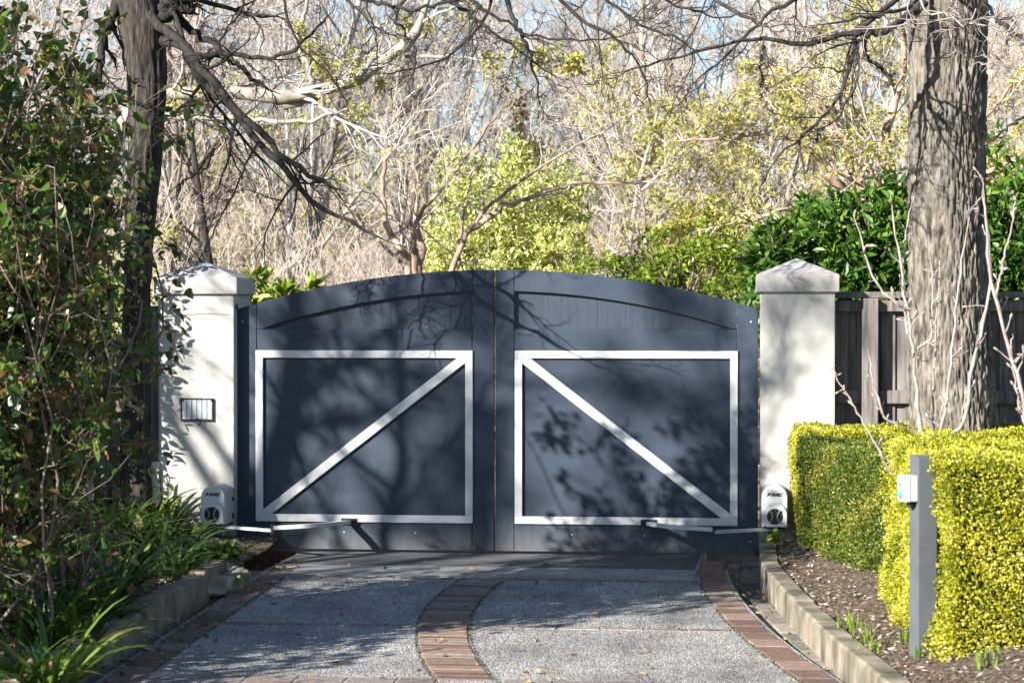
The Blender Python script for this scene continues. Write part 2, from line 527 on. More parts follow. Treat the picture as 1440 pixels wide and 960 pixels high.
M['lf_bush'] = leaf_mat('bush_leaf', [(0, (0.038, 0.09, 0.018)), (0.45, (0.085, 0.155, 0.024)), (0.66, (0.12, 0.17, 0.026)), (0.82, (0.22, 0.19, 0.05)), (1, (0.30, 0.15, 0.085))], 0.3, 0.32, 0.5)
M['lf_strap'] = leaf_mat('strap_leaf', [(0, (0.035, 0.078, 0.012)), (0.55, (0.065, 0.125, 0.022)), (0.9, (0.12, 0.19, 0.032)), (1, (0.33, 0.25, 0.12))], 0.3, 0.35, 0.5)
M['lf_shoot'] = leaf_mat('bulb_shoot_leaf', [(0, (0.10, 0.17, 0.02)), (1, (0.22, 0.30, 0.05))], 0.35, 0.35, 0.45)
M['lf_clover'] = leaf_mat('low_herb_leaf', [(0, (0.07, 0.13, 0.015)), (1, (0.19, 0.25, 0.04))], 0.35, 0.4, 0.4)
M['lf_brown'] = leaf_mat('brown_russet_leaf', [(0, (0.09, 0.07, 0.02)), (0.5, (0.19, 0.14, 0.04)), (1, (0.30, 0.20, 0.06))], 0.3, 0.6, 0.2)
M['lf_dry'] = leaf_mat('dry_fallen_leaf', [(0, (0.10, 0.06, 0.03)), (0.6, (0.24, 0.15, 0.07)), (1, (0.38, 0.28, 0.14))], 0.1, 0.8, 0.2)


# ------------------------------------------------------------------ world, sun, camera
SUN = np.array([0.90, 1.0, -0.60])           # direction the light travels
SUN /= np.linalg.norm(SUN)
EL = math.asin(-SUN[2])
w = bpy.data.worlds.new('World')
SC.world = w
w.use_nodes = True
nt = w.node_tree
bg = nt.nodes['Background']
sky = nt.nodes.new('ShaderNodeTexSky')
sky.sky_type = 'NISHITA'
sky.sun_disc = False
sky.sun_elevation = EL
sky.sun_rotation = math.atan2(-SUN[0], -SUN[1])
sky.air_density = 1.0
sky.dust_density = 0.2
sky.ozone_density = 2.5
nt.links.new(sky.outputs['Color'], bg.inputs['Color'])
bg.inputs['Strength'].default_value = 0.062
sl = bpy.data.lights.new('sun', 'SUN')
sl.energy = 5.0
sl.angle = R_(0.5)
sl.color = (1.0, 0.955, 0.88)
so = bpy.data.objects.new('sun', sl)
COL.objects.link(so)
so.rotation_euler = Vector(SUN).to_track_quat('-Z', 'Y').to_euler()
so.location = (-20, -25, 20)

cam = bpy.data.cameras.new('camera')
cam.sensor_width = 36
cam.lens = FPX / 1440 * 36
cam.clip_end = 2000
cam.clip_start = 0.05
cam.dof.use_dof = True
cam.dof.focus_distance = 14.9
cam.dof.aperture_fstop = 5.2
co = bpy.data.objects.new('camera', cam)
COL.objects.link(co)
co.matrix_world = Matrix(((RT[0], UP[0], -F[0], CAM[0]), (RT[1], UP[1], -F[1], CAM[1]), (RT[2], UP[2], -F[2], CAM[2]), (0, 0, 0, 1)))
SC.camera = co
SC.view_settings.view_transform = 'Standard'
SC.view_settings.look = 'None'
SC.view_settings.exposure = 1.58
SC.view_settings.gamma = 1.0
SC.cycles.max_bounces = 8
SC.cycles.diffuse_bounces = 4
SC.cycles.transparent_max_bounces = 8
SC.cycles.use_denoising = True


# ------------------------------------------------------------------ plan of the driveway (x as a function of y)
def fitxy(pix, deg):
    p = np.array([gnd(a, b) for a, b in pix])
    c = np.polyfit(p[:, 1], p[:, 0], deg)
    y0, y1 = p[:, 1].min(), p[:, 1].max()
    d = np.polyder(c)

    def f(y):
        y = np.asarray(y, float)
        yc = np.clip(y, y0 - 0.6, y1)
        return np.polyval(c, yc) + (y - yc) * np.where(y < yc, np.polyval(d, y0 - 0.6), 0.0)
    return f


band_c = fitxy([(674, 818), (645, 846), (631, 860), (624, 873), (622, 895), (630, 922), (641, 940), (655, 955)], 2)
edge_li = fitxy([(427, 793), (367, 837), (310, 873), (267, 903), (207, 950)], 2)      # inner line of the left brick edge
edge_ri = fitxy([(980, 803), (990, 828), (1007, 853), (1034, 885), (1060, 913), (1127, 957)], 2)
wall_x = fitxy([(1070, 822), (1090, 850), (1125, 890), (1190, 955)], 2)                # foot of the right wall
EW = 0.175                                                                              # width of the brick edges


def strip(name, ys, xl, xr, zl, zr, m, kind='structure', skirt=None):
    V, Q = [], []
    for y in ys:
        V += [(float(xl(y)), y, zl), (float(xr(y)), y, zr)]
    n = len(ys)
    for i in range(n - 1):
        Q.append((2 * i, 2 * i + 1, 2 * i + 3, 2 * i + 2))
    if skirt is not None:
        b = len(V)
        for y in ys:
            V += [(float(xl(y)), y, skirt), (float(xr(y)), y, skirt)]
        for i in range(n - 1):
            Q.append((2 * i, 2 * i + 2, b + 2 * i + 2, b + 2 * i))
            Q.append((2 * i + 1, b + 2 * i + 1, b + 2 * i + 3, 2 * i + 3))
    o = arr_obj(name, V, Q, m)
    if kind: tag(o, kind=kind)
    return o


def bricks_mesh(cells):
    """cells: four plan corners, z of the top, tint -> bricks with chamfered upper edges"""
    V, Q, T = [], [], []
    for pts, z, t, dep in cells:
        c = sum((Vector(p) for p in pts), Vector((0, 0))) / 4
        o = len(V)
        for p in pts:
            V.append((p[0], p[1], z - dep))
        for p in pts:
            V.append((p[0], p[1], z - 0.006))
        for p in pts:
            q = Vector(p) + (c - Vector(p)).normalized() * 0.008
            V.append((q.x, q.y, z))
        for a, b in ((0, 4), (4, 8)):
            for i in range(4):
                j = (i + 1) % 4
                Q.append((o + a + i, o + a + j, o + b + j, o + b + i))
                T.append(t)
        Q.append((o + 8, o + 9, o + 10, o + 11))
        T.append(t)
    return V, Q, T


def brick_band(name, m, y0, y1, cx, half, step, z, rows=1, gap=0.007, zfun=None):
    cells = []
    y = y0
    while y < y1:
        s = step * random.uniform(0.97, 1.03)
        ya, yb = y + gap / 2, y + s - gap / 2
        for k in range(rows):
            la = -half + 2 * half * k / rows + gap / 2
            lb = -half + 2 * half * (k + 1) / rows - gap / 2
            pts = [(float(cx(ya)) + la, ya), (float(cx(ya)) + lb, ya), (float(cx(yb)) + lb, yb), (float(cx(yb)) + la, yb)]
            j = [(px_ + random.uniform(-.002, .002), py_ + random.uniform(-.002, .002)) for px_, py_ in pts]
            cells.append((j, z + random.uniform(-0.0015, 0.002), random.random(), 0.05))
        y += s
    V, Q, T = bricks_mesh(cells)
    return tag(arr_obj(name, V, Q, m, tint=T), kind='structure')


ys = list(np.linspace(-16, -0.55, 60))
strip('driveway', ys, lambda y: edge_li(y) - EW - 0.02, lambda y: edge_ri(y) + EW + 0.02, 0.0, 0.0, M['agg'], skirt=-0.3)
brick_band('brick_centre_band', M['brick'], -5.0, -1.28, band_c, 0.135, 0.088, 0.006)
brick_band('brick_edge_band', M['brick'], -9.5, -0.56, lambda y: edge_li(y) - EW / 2, EW / 2, 0.235, 0.006)
brick_band('brick_edge_band', M['brick'], -9.5, -0.30, lambda y: edge_ri(y) + EW / 2, EW / 2, 0.235, 0.006)


def cross_band(name, y, x0, x1, wd, slope=0.0):
    cells = []
    x = x0
    while x < x1 - 0.05:
        s = min(0.232, x1 - x)
        ya = y + slope * (x - x0)
        pts = [(x + .004, ya), (x + s - .004, ya), (x + s - .004, ya + wd), (x + .004, ya + wd)]
        cells.append((pts, 0.0035 + random.uniform(-.001, .001), random.random(), 0.05))
        x += s
    V, Q, T = bricks_mesh(cells)
    return tag(arr_obj(name, V, Q, M['wornbrick'], tint=T), kind='structure')


y_c1 = gnd(900, 886)[1]
for yy, wd in ((y_c1, 0.075), (gnd(700, 957)[1] - 0.2, 0.23)):
    xc = float(band_c(yy + wd / 2))
    cross_band('brick_cross_band', yy, float(edge_li(yy)) + 0.01, xc - 0.15, wd)
    cross_band('brick_cross_band', yy, xc + 0.15, float(edge_ri(yy)) - 0.01, wd)
cross_band('brick_threshold_band', -1.26, float(edge_li(-1.2)) + 0.01, float(edge_ri(-1.2)) - 0.01, 0.07)

# concrete apron under and beyond the gate
bm = bmesh.new()
v = [bm.verts.new(p) for p in ((-1.52, -1.14, 0.004), (1.27, -1.14, 0.004), (1.30, 0.02, 0.012), (1.30, 14, 0.012), (-1.62, 14, 0.012), (-1.50, 0.02, 0.012))]
bm.faces.new(v)
g = bmesh.ops.extrude_face_region(bm, geom=bm.faces[:])
bmesh.ops.translate(bm, verts=[e for e in g['geom'] if isinstance(e, bmesh.types.BMVert)], vec=(0, 0, -0.3))
tag(obj('apron', bm, M['apron']), kind='structure')

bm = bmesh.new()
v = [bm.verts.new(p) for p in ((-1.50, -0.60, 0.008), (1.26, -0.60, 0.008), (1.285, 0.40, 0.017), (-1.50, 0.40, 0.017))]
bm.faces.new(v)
tag(obj('gate_shade_strip', bm, surf('threshold_painted_shade', (0.07, 0.072, 0.078), (0.13, 0.13, 0.135), 6, 0.9, 0.4, 60, stretch=(1, 4, 1), bdist=0.003)), kind='structure')  # dark strip: the shade under the gate put into its colour

# moss and dirt lines along the bands
V, Q, T = [], [], []
for side, f_ in ((-1, lambda y: band_c(y) - 0.142), (1, lambda y: band_c(y) + 0.142), (1, lambda y: edge_li(y) + 0.006), (-1, lambda y: edge_ri(y) - 0.006)):
    b, ax = [], []
    for _ in range(900):
        y = random.uniform(-5.2, -1.3)
        b.append((float(f_(y)) + random.gauss(0, .005), y, 0.003))
    b = np.array(b)
    vv, qq = quad_leaves(b, unit(rng.normal(size=b.shape) * [1, 1, .25] + [0, 0, .2]), unit(rng.normal(size=b.shape) + [0, 0, 1]), rng.uniform(.004, .012, len(b)), .007)
    Q.append(qq + sum(len(x) for x in V))
    V.append(vv)
    T.append(rng.uniform(0, 0.45, len(b)))
tag(arr_obj('moss', np.vstack(V), np.vstack(Q), leaf_mat('joint_moss', [(0, (0.03, 0.028, 0.012)), (0.5, (0.10, 0.11, 0.02)), (1, (0.2, 0.2, 0.05))], 0), tint=np.concatenate(T)), kind='stuff')

# gutter of concrete pavers beside the right edge
cells = []
y = -9.5
while y < 0.9:
    s = 0.30
    x0, x1 = float(edge_ri(y)) + EW + 0.012, float(wall_x(min(y, -0.1))) + 0.03
    x0b, x1b = float(edge_ri(y + s)) + EW + 0.012, float(wall_x(min(y + s, -0.1))) + 0.03
    drop = -0.035 - 0.10 * max(0.0, min(1.0, (y + 2.2) / 1.2))
    mid, midb = x0 + (x1 - x0) * 0.36, x0b + (x1b - x0b) * 0.36
    for a, b, c, d, dz in ((x0, mid, midb, x0b, 0), (mid, x1, x1b, midb, 0.012)):
        cells.append(([(a + .004, y + .005), (b - .004, y + .005), (c - .004, y + s - .005), (d + .004, y + s - .005)],
                      drop + dz + random.uniform(-.003, .003), random.random(), 0.08))
    y += s
V, Q, T = bricks_mesh(cells)
tag(arr_obj('gutter', V, Q, M['paver'], tint=T), kind='structure')

# ground sheet and hillside
N = 90
gx = np.concatenate([-np.geomspace(400, 1, 30), np.linspace(-0.9, 0.9, 8), np.geomspace(1, 400, 30)])
gy = np.concatenate([-np.geomspace(300, 1, 20), np.linspace(0, 12, 14), np.geomspace(13, 900, 40)])


def hill_z(x, y):
    t = np.clip((y - 14) / 75.0, 0, 1)
    h = 6.4 * t * t * (3 - 2 * t) * (1 + 0.16 * np.sin(x * 0.06 + 1.2))
    return np.where(y > 1.0, -0.06 * np.clip((y - 1) / 3, 0, 1) + h, 0.0) - 0.30 * np.where(y > 1.0, 1 - np.clip((y - 1) / 3, 0, 1), 1)


X, Y = np.meshgrid(gx, gy)
Z = hill_z(X, Y)
V = np.stack([X, Y, Z], -1).reshape(-1, 3)
nx, ny = len(gx), len(gy)
ii = np.arange(nx * ny).reshape(ny, nx)
Q = np.stack([ii[:-1, :-1], ii[:-1, 1:], ii[1:, 1:], ii[1:, :-1]], -1).reshape(-1, 4)
tag(arr_obj('ground', V, Q, M['ground'], smooth=True), kind='structure')


# garden beds
def bed_right_z(x, y):
    wx = wall_x(np.clip(y, -9, -0.1))
    t = np.clip((x - wx - 0.1) / 0.55, 0, 1)
    return 0.115 + 0.13 * t + 0.07 * np.clip((y + 2.0) / 2.0, 0, 1) * t + 0.012 * np.sin(x * 9 + y * 5) * t


def bed_left_z(x, y):
    e = edge_li(np.clip(y, -9, -0.1)) - EW - 0.14
    t = np.clip((e - x) / 0.8, 0, 1)
    return 0.07 + 0.10 * t + 0.015 * np.sin(x * 7 + y * 6) + 0.03 * np.clip((y + 1.6) / 1.5, 0, 1)


def bed(name, us, ys_, xf, zf):
    V = []
    for y in ys_:
        for u in us:
            x = xf(u, y)
            n_ = mnoise.noise(Vector((x * 9, y * 9, 1.3))) * 0.018 + mnoise.noise(Vector((x * 31, y * 31, 4))) * 0.008
            V.append((x, y, float(zf(x, y)) + n_))
    nu, nv = len(us), len(ys_)
    ii = np.arange(nu * nv).reshape(nv, nu)
    Q = np.stack([ii[:-1, :-1], ii[:-1, 1:], ii[1:, 1:], ii[1:, :-1]], -1).reshape(-1, 4)
    return tag(arr_obj(name, V, Q, M['soil'], smooth=True), kind='structure')


WT = 0.115                                   # thickness of the right wall
bed('right_bed', np.concatenate([np.linspace(0, 1.6, 60), np.linspace(1.7, 8, 20)]), np.linspace(-10, 0.6, 170),
    lambda u, y: float(wall_x(min(y, -0.05))) + WT - 0.01 + u, bed_right_z)
bed('left_bed', np.concatenate([np.linspace(0, 2.0, 50), np.linspace(2.1, 9, 20)]), np.linspace(-11, 0.6, 160),
    lambda u, y: float(edge_li(min(max(y, -9), -0.35))) - EW - 0.12 - u, bed_left_z)

# mulch chips and dead leaves (nobody could count them)
pts = []
for _ in range(9000):
    y = random.uniform(-7.5, -0.05)
    x = float(wall_x(y)) + WT + random.random() ** 1.3 * 1.3
    pts.append((x, y, float(bed_right_z(x, y)) + random.uniform(0.0, 0.018)))
for _ in range(5000):
    y = random.uniform(-7.5, -0.05)
    x = float(edge_li(y)) - EW - 0.14 - random.random() * 1.4
    pts.append((x, y, float(bed_left_z(x, y)) + random.uniform(0.0, 0.02)))
b = np.array(pts)
V, Q = quad_leaves(b, unit(rng.normal(size=b.shape) * [1, 1, .25]), unit(rng.normal(size=b.shape) * .4 + [0, 0, 1]), rng.uniform(.015, .05, len(b)), rng.uniform(.006, .014, len(b)))
tag(arr_obj('mulch', V, Q, M['mulch'], tint=rng.uniform(0, 1, len(b)) ** 1.6), kind='stuff')
pts = []
for _ in range(420):
    y = random.uniform(-6, -0.3)
    x = random.choice([float(edge_li(y)) - EW * random.uniform(.1, 1.5), float(edge_ri(y)) + EW + random.uniform(0.0, .35), random.uniform(-1.4, 1.3)])
    pts.append((x, y, 0.012 if x < float(edge_ri(y)) + EW else -0.02))
for _ in range(350):
    y = random.uniform(-7, -0.3)
    if random.random() < 0.5:
        x = float(wall_x(y)) + WT + random.random() * 1.0
        z = float(bed_right_z(x, y)) + 0.015
    else:
        x = float(edge_li(y)) - EW - 0.16 - random.random() * 1.2
        z = float(bed_left_z(x, y)) + 0.02
    pts.append((x, y, z))
b = np.array(pts)
o = leaves_obj('leaf_litter', b, unit(rng.normal(size=b.shape) * [1, 1, .2]), unit(rng.normal(size=b.shape) * .5 + [0, 0, 1]), rng.uniform(.02, .05, len(b)), rng.uniform(.012, .025, len(b)), M['lf_dry'], None)
tag(o, kind='stuff')


# ------------------------------------------------------------------ gate pillars
PD = 0.52


def pillar(px0, px1, label, zc, ze, za, m):
    x0, x1 = at(px0, 600, 0)[0], at(px1, 600, 0)[0]
    cx = (x0 + x1) / 2
    t = thing('gate_pillar', label, 'gate pillar', (cx, PD / 2, 0))
    bm = bmesh.new()
    box(bm, x0, x1, 0, PD, -0.35, zc - 0.012)
    obj('shaft', bm, m, t, 0.008, seg=2)
    bm = bmesh.new()
    e = 0.028
    a = [bm.verts.new(p) for p in ((x0 - e, -e, zc), (x1 + e, -e, zc), (x1 + e, PD + e, zc), (x0 - e, PD + e, zc))]
    b = [bm.verts.new((q.co.x, q.co.y, ze)) for q in a]
    ap = bm.verts.new((cx, PD / 2, za))
    bm.faces.new(a[::-1])
    for i in range(4):
        j = (i + 1) % 4
        bm.faces.new((a[i], a[j], b[j], b[i]))
        bm.faces.new((b[i], b[j], ap))
    # drip recess under the cap
    box(bm, x0 - 0.008, x1 + 0.008, -0.008, PD + 0.008, zc - 0.0115, zc - 0.001)
    obj('cap', bm, M['cap'], t, 0.006, seg=2)
    return t, x0, x1


pl, LX0, LX1 = pillar(223.5, 329, 'white rendered gate pillar with pyramid cap and a small metal plate, left of the gate', 1.812, 1.925, 2.045, M['render'])
pr, RX0, RX1 = pillar(1069, 1174, 'white rendered gate pillar with pyramid cap beside the timber fence', 1.822, 1.940, 2.058, M['render'])

# small ventilated plate on the left pillar
px0, px1 = at(256, 575, 0)[0], at(299, 575, 0)[0]
z0, z1 = at(277, 590, 0)[2], at(277, 561, 0)[2]
t = thing('wall_plate', 'small ribbed metal plate in a dark frame with a hook, fixed to the left pillar', 'letter plate', ((px0 + px1) / 2, 0, z0))
bm = bmesh.new()
nrib = 6
for i in range(nrib):
    a = px0 + (px1 - px0) * i / nrib
    b = px0 + (px1 - px0) * (i + 1) / nrib
    box(bm, a + .0022, b - .0022, -0.014, -0.002, z0 + .004, z1 - .004)
obj('plate', bm, M['steel'], t, 0.001)
bm = bmesh.new()
for q in ((px0 - .006, px1 + .006, z1 - .002, z1 + .007), (px0 - .006, px1 + .006, z0 - .007, z0 + .002), (px0 - .006, px0 + .001, z0 + .0025, z1 - .0025), (px1 - .001, px1 + .006, z0 + .0025, z1 - .0025)):
    box(bm, q[0], q[1], -0.019, -0.001, q[2], q[3])
box(bm, px0 + .002, px1 - .002, -0.004, -0.001, z0 + .003, z1 - .003)
for q in (px0 + .004, px1 - .004):
    cyl(bm, (q, z1 - .006), .0085, -0.024, -0.0195, 12)
obj('frame', bm, M['dark'], t)
hk = [(277, 588, -0.03), (280, 590, -0.034), (282, 594, -0.034), (279.5, 597.5, -0.034), (277, 595, -0.03)]
Tubes().add(smooth_line([at(a, b, c) for a, b, c in hk], 12), np.full(12, .0035), 8).build('hook', M['dark'], t)

# ------------------------------------------------------------------ gate leaves
GY = 0.10                                    # front of the frames


def gxx(px): return float(at(px, 600, GY)[0])


XC = gxx(695.5)
XL, XR = gxx(331.5), gxx(1066)
ZB, ZTOP = 0.034, 1.978
RA = 6.2
RI = 5.25
ZREC, ZT1, ZT0 = 1.568, 1.420, 0.226


def arc_z(x): return ZTOP - (RA - math.sqrt(RA * RA - (x - XC) ** 2))


def rec_z(x): return 1.833 - (RI - math.sqrt(RI * RI - (x - XC) ** 2))


def build_leaf(side, label):
    s = side
    if s < 0:
        xo, xi = XL, XC - 0.004
        fo, fi = gxx(361), gxx(664)
        to, ti = gxx(360), gxx(665)
    else:
        xo, xi = XR, XC + 0.004
        fo, fi = gxx(1036.5), gxx(723)
        to, ti = gxx(1037.5), gxx(724)
    t = thing('gate_leaf', label, 'gate', (xo, GY + 0.05, 0))
    y0, y1, yp = GY, GY + 0.055, GY + 0.024

    def ar(xa, xb, f, n=24): return [(xa + (xb - xa) * i / n, f(xa + (xb - xa) * i / n)) for i in range(n + 1)]

    bm = bmesh.new()
    g_ = 0.0012
    lo_, hi_ = min(xo, fo), max(xo, fo)
    prism(bm, [(lo_, ZB), (hi_ - g_ if s < 0 else hi_, ZB)] + [(x, z) for x, z in ar(hi_ - g_ if s < 0 else hi_, lo_ + (g_ if s > 0 else 0), arc_z, 6)] + ([(lo_ + g_, ZB)] if s > 0 else []) if s < 0 else
          [(lo_ + g_, ZB), (hi_, ZB)] + ar(hi_, lo_ + g_, arc_z, 6), y0, y1)
    obj('hinge_stile', bm, M['gate'], t, 0.003)
    bm = bmesh.new()
    lo_, hi_ = min(xi, fi), max(xi, fi)
    a, b = (lo_ + (g_ if s < 0 else 0), hi_ - (g_ if s > 0 else 0))
    prism(bm, [(a, ZB), (b, ZB)] + ar(b, a, arc_z, 6), y0, y1)
    obj('meeting_stile', bm, M['gate'], t, 0.003)
    fa, fb = min(fo, fi) + g_, max(fo, fi) - g_
    bm = bmesh.new()
    prism(bm, ar(fa, fb, lambda x: max(rec_z(x), ZREC + 0.004), 40) + ar(fb, fa, arc_z, 40), y0 + .0008, y1)
    obj('arched_rail', bm, M['gate'], t, 0.0)
    bm = bmesh.new()
    box(bm, fa, fb, y0 + .0012, y1, ZT1 - 0.03, ZREC)
    obj('middle_rail', bm, M['gate'], t, 0.003)
    bm = bmesh.new()
    box(bm, fa, fb, y0 + .0012, y1, ZB, ZT0 + 0.03)
    obj('bottom_rail', bm, M['gate'], t, 0.003)
    # boards set back in the arched opening
    bm = bmesh.new()
    nb = 8
    for i in range(nb):
        a = fa + (fb - fa) * i / nb + 0.0006
        b = fa + (fb - fa) * (i + 1) / nb - 0.0006
        top = ar(b, a, lambda x: max(rec_z(x), ZREC) + 0.02, 4)
        yy = GY + 0.036 + random.uniform(0, .0015)
        prism(bm, [(a, ZREC - 0.02), (b, ZREC - 0.02)] + top, yy, yy + 0.012)
    obj('boards', bm, M['gatedark'], t)
    bm = bmesh.new()
    box(bm, fa + .002, fb - .002, yp - 0.016, y1 - 0.004, ZT0 + 0.032, ZT1 - 0.032)
    prism(bm, [(fa + .002, ZREC - .018), (fb - .002, ZREC - .018)] + ar(fb - .002, fa + .002, lambda x: arc_z(x) - .03, 20), GY + 0.0495, y1 - 0.001)
    obj('panel', bm, M['gate'], t)
    # white trim
    tw = 0.052
    ta, tb = min(to, ti), max(to, ti)
    bm = bmesh.new()
    yb_, yf_ = GY + 0.0007, GY - 0.016
    box(bm, ta, tb, yf_, yb_, ZT1 - tw, ZT1)
    box(bm, ta, tb, yf_, yb_, ZT0, ZT0 + tw)
    box(bm, ta, ta + tw, yf_ + .0006, yb_ + .001, ZT0 + tw + .0008, ZT1 - tw - .0008)
    box(bm, tb - tw, tb, yf_ + .0006, yb_ + .001, ZT0 + tw + .0008, ZT1 - tw - .0008)
    obj('trim', bm, M['trim'], t, 0.002)
    bm = bmesh.new()
    q0 = Vector(((ti + s * tw * 0.80), ZT1 - tw * 0.75))       # top, by the meeting stile
    q1 = Vector(((to - s * tw * 0.95), ZT0 + tw * 0.80))       # foot, by the hinge stile
    d = (q1 - q0).normalized()
    nrm = Vector((-d.y, d.x)) * 0.031
    xl_, xh_, zl_, zh_ = ta + tw, tb - tw, ZT0 + tw, ZT1 - tw

    def clip(poly, ax, lim, sign):
        out = []
        for i in range(len(poly)):
            p, q = poly[i], poly[(i + 1) % len(poly)]
            ip, iq = sign * (p[ax] - lim) >= 0, sign * (q[ax] - lim) >= 0
            if ip: out.append(p)
            if ip != iq:
                u = (lim - p[ax]) / (q[ax] - p[ax])
                out.append(p + (q - p) * u)
        return out
    e0, e1 = q0 - d * 0.2, q1 + d * 0.2
    poly = [e0 + nrm, e1 + nrm, e1 - nrm, e0 - nrm]
    for ax, lim, sg in ((0, xl_ + .001, 1), (0, xh_ - .001, -1), (1, zl_ + .001, 1), (1, zh_ - .001, -1)):
        poly = clip(poly, ax, lim, sg)
    prism(bm, [(p.x, p.y) for p in poly], yf_ + .0012, GY + 0.0075)
    obj('brace', bm, M['trim'], t, 0.002)
    # screw heads in the stiles and hinges
    for z in (0.12, 0.19, 1.62):
        bm = bmesh.new()
        cyl(bm, (xo - s * 0.05, z), .006, GY - 0.003, GY + 0.001, 8)
        obj('screw', bm, M['alu'], t)
    for q in (fi + s * 0.4, fi + s * 0.9):
        bm = bmesh.new()
        cyl(bm, (q, 0.155), .005, GY - 0.002, GY + 0.002, 8)
        obj('screw', bm, M['alu'], t)
    for z in ((1.70, 1.745), (0.02, 0.075)):
        bm = bmesh.new()
        hz = (z[0] + z[1]) / 2
        prism(bm, [(xo - s * 0.02, z[0]), (xo + s * 0.018, z[0]), (xo + s * 0.018, z[1]), (xo - s * 0.02, z[1])], GY - 0.035, GY - 0.0165)
        cyl(bm, (xo + s * 0.005, hz), 0.02, GY - 0.055, GY - 0.036, 10)
        obj('hinge', bm, M['dark'], t, 0.002)
    return t


build_leaf(-1, 'left leaf of the arched slate grey gate, its white diagonal rising to the right')
build_leaf(1, 'right leaf of the arched slate grey gate, its white diagonal falling to the right')
# ------------------------------------------------------------------ gate openers
def lettering(bm, cx, cz, h, y0, y1):
    """F A A C in slanted heavy strokes"""
    wd, st, gp = h * 1.05, h * 0.30, h * 0.14
    tot = 4 * wd + 3 * gp
    sh = 0.30

    def q(pts, ox):
        prism(bm, [(cx - tot / 2 + ox + x + sh * (z - h / 2), cz - h / 2 + z) for x, z in pts], y0, y1)
    ox = 0
    q([(0, 0), (st, 0), (st, h), (0, h)], ox)
    q([(st, h - st), (wd, h - st), (wd, h), (st, h)], ox)
    q([(st, h * .36), (wd * .8, h * .36), (wd * .8, h * .36 + st * .85), (st, h * .36 + st * .85)], ox)
    for k in (1, 2):
        ox = k * (wd + gp)
        q([(-gp * .4, 0), (st, 0), (wd * .62, h), (wd * .62 - st, h)], ox)
        q([(wd - st, 0), (wd, 0), (wd, h), (wd * .62, h), (wd - st, h * .55)], ox)
        q([(st * 1.2, h * .18), (wd - st, h * .18), (wd - st, h * .42), (st * 1.7, h * .42)], ox)
    ox = 3 * (wd + gp)
    q([(0, 0), (st, 0), (st, h), (0, h)], ox)
    q([(st, h - st), (wd, h - st), (wd, h), (st, h)], ox)
    q([(st, 0), (wd, 0), (wd, st), (st, st)], ox)


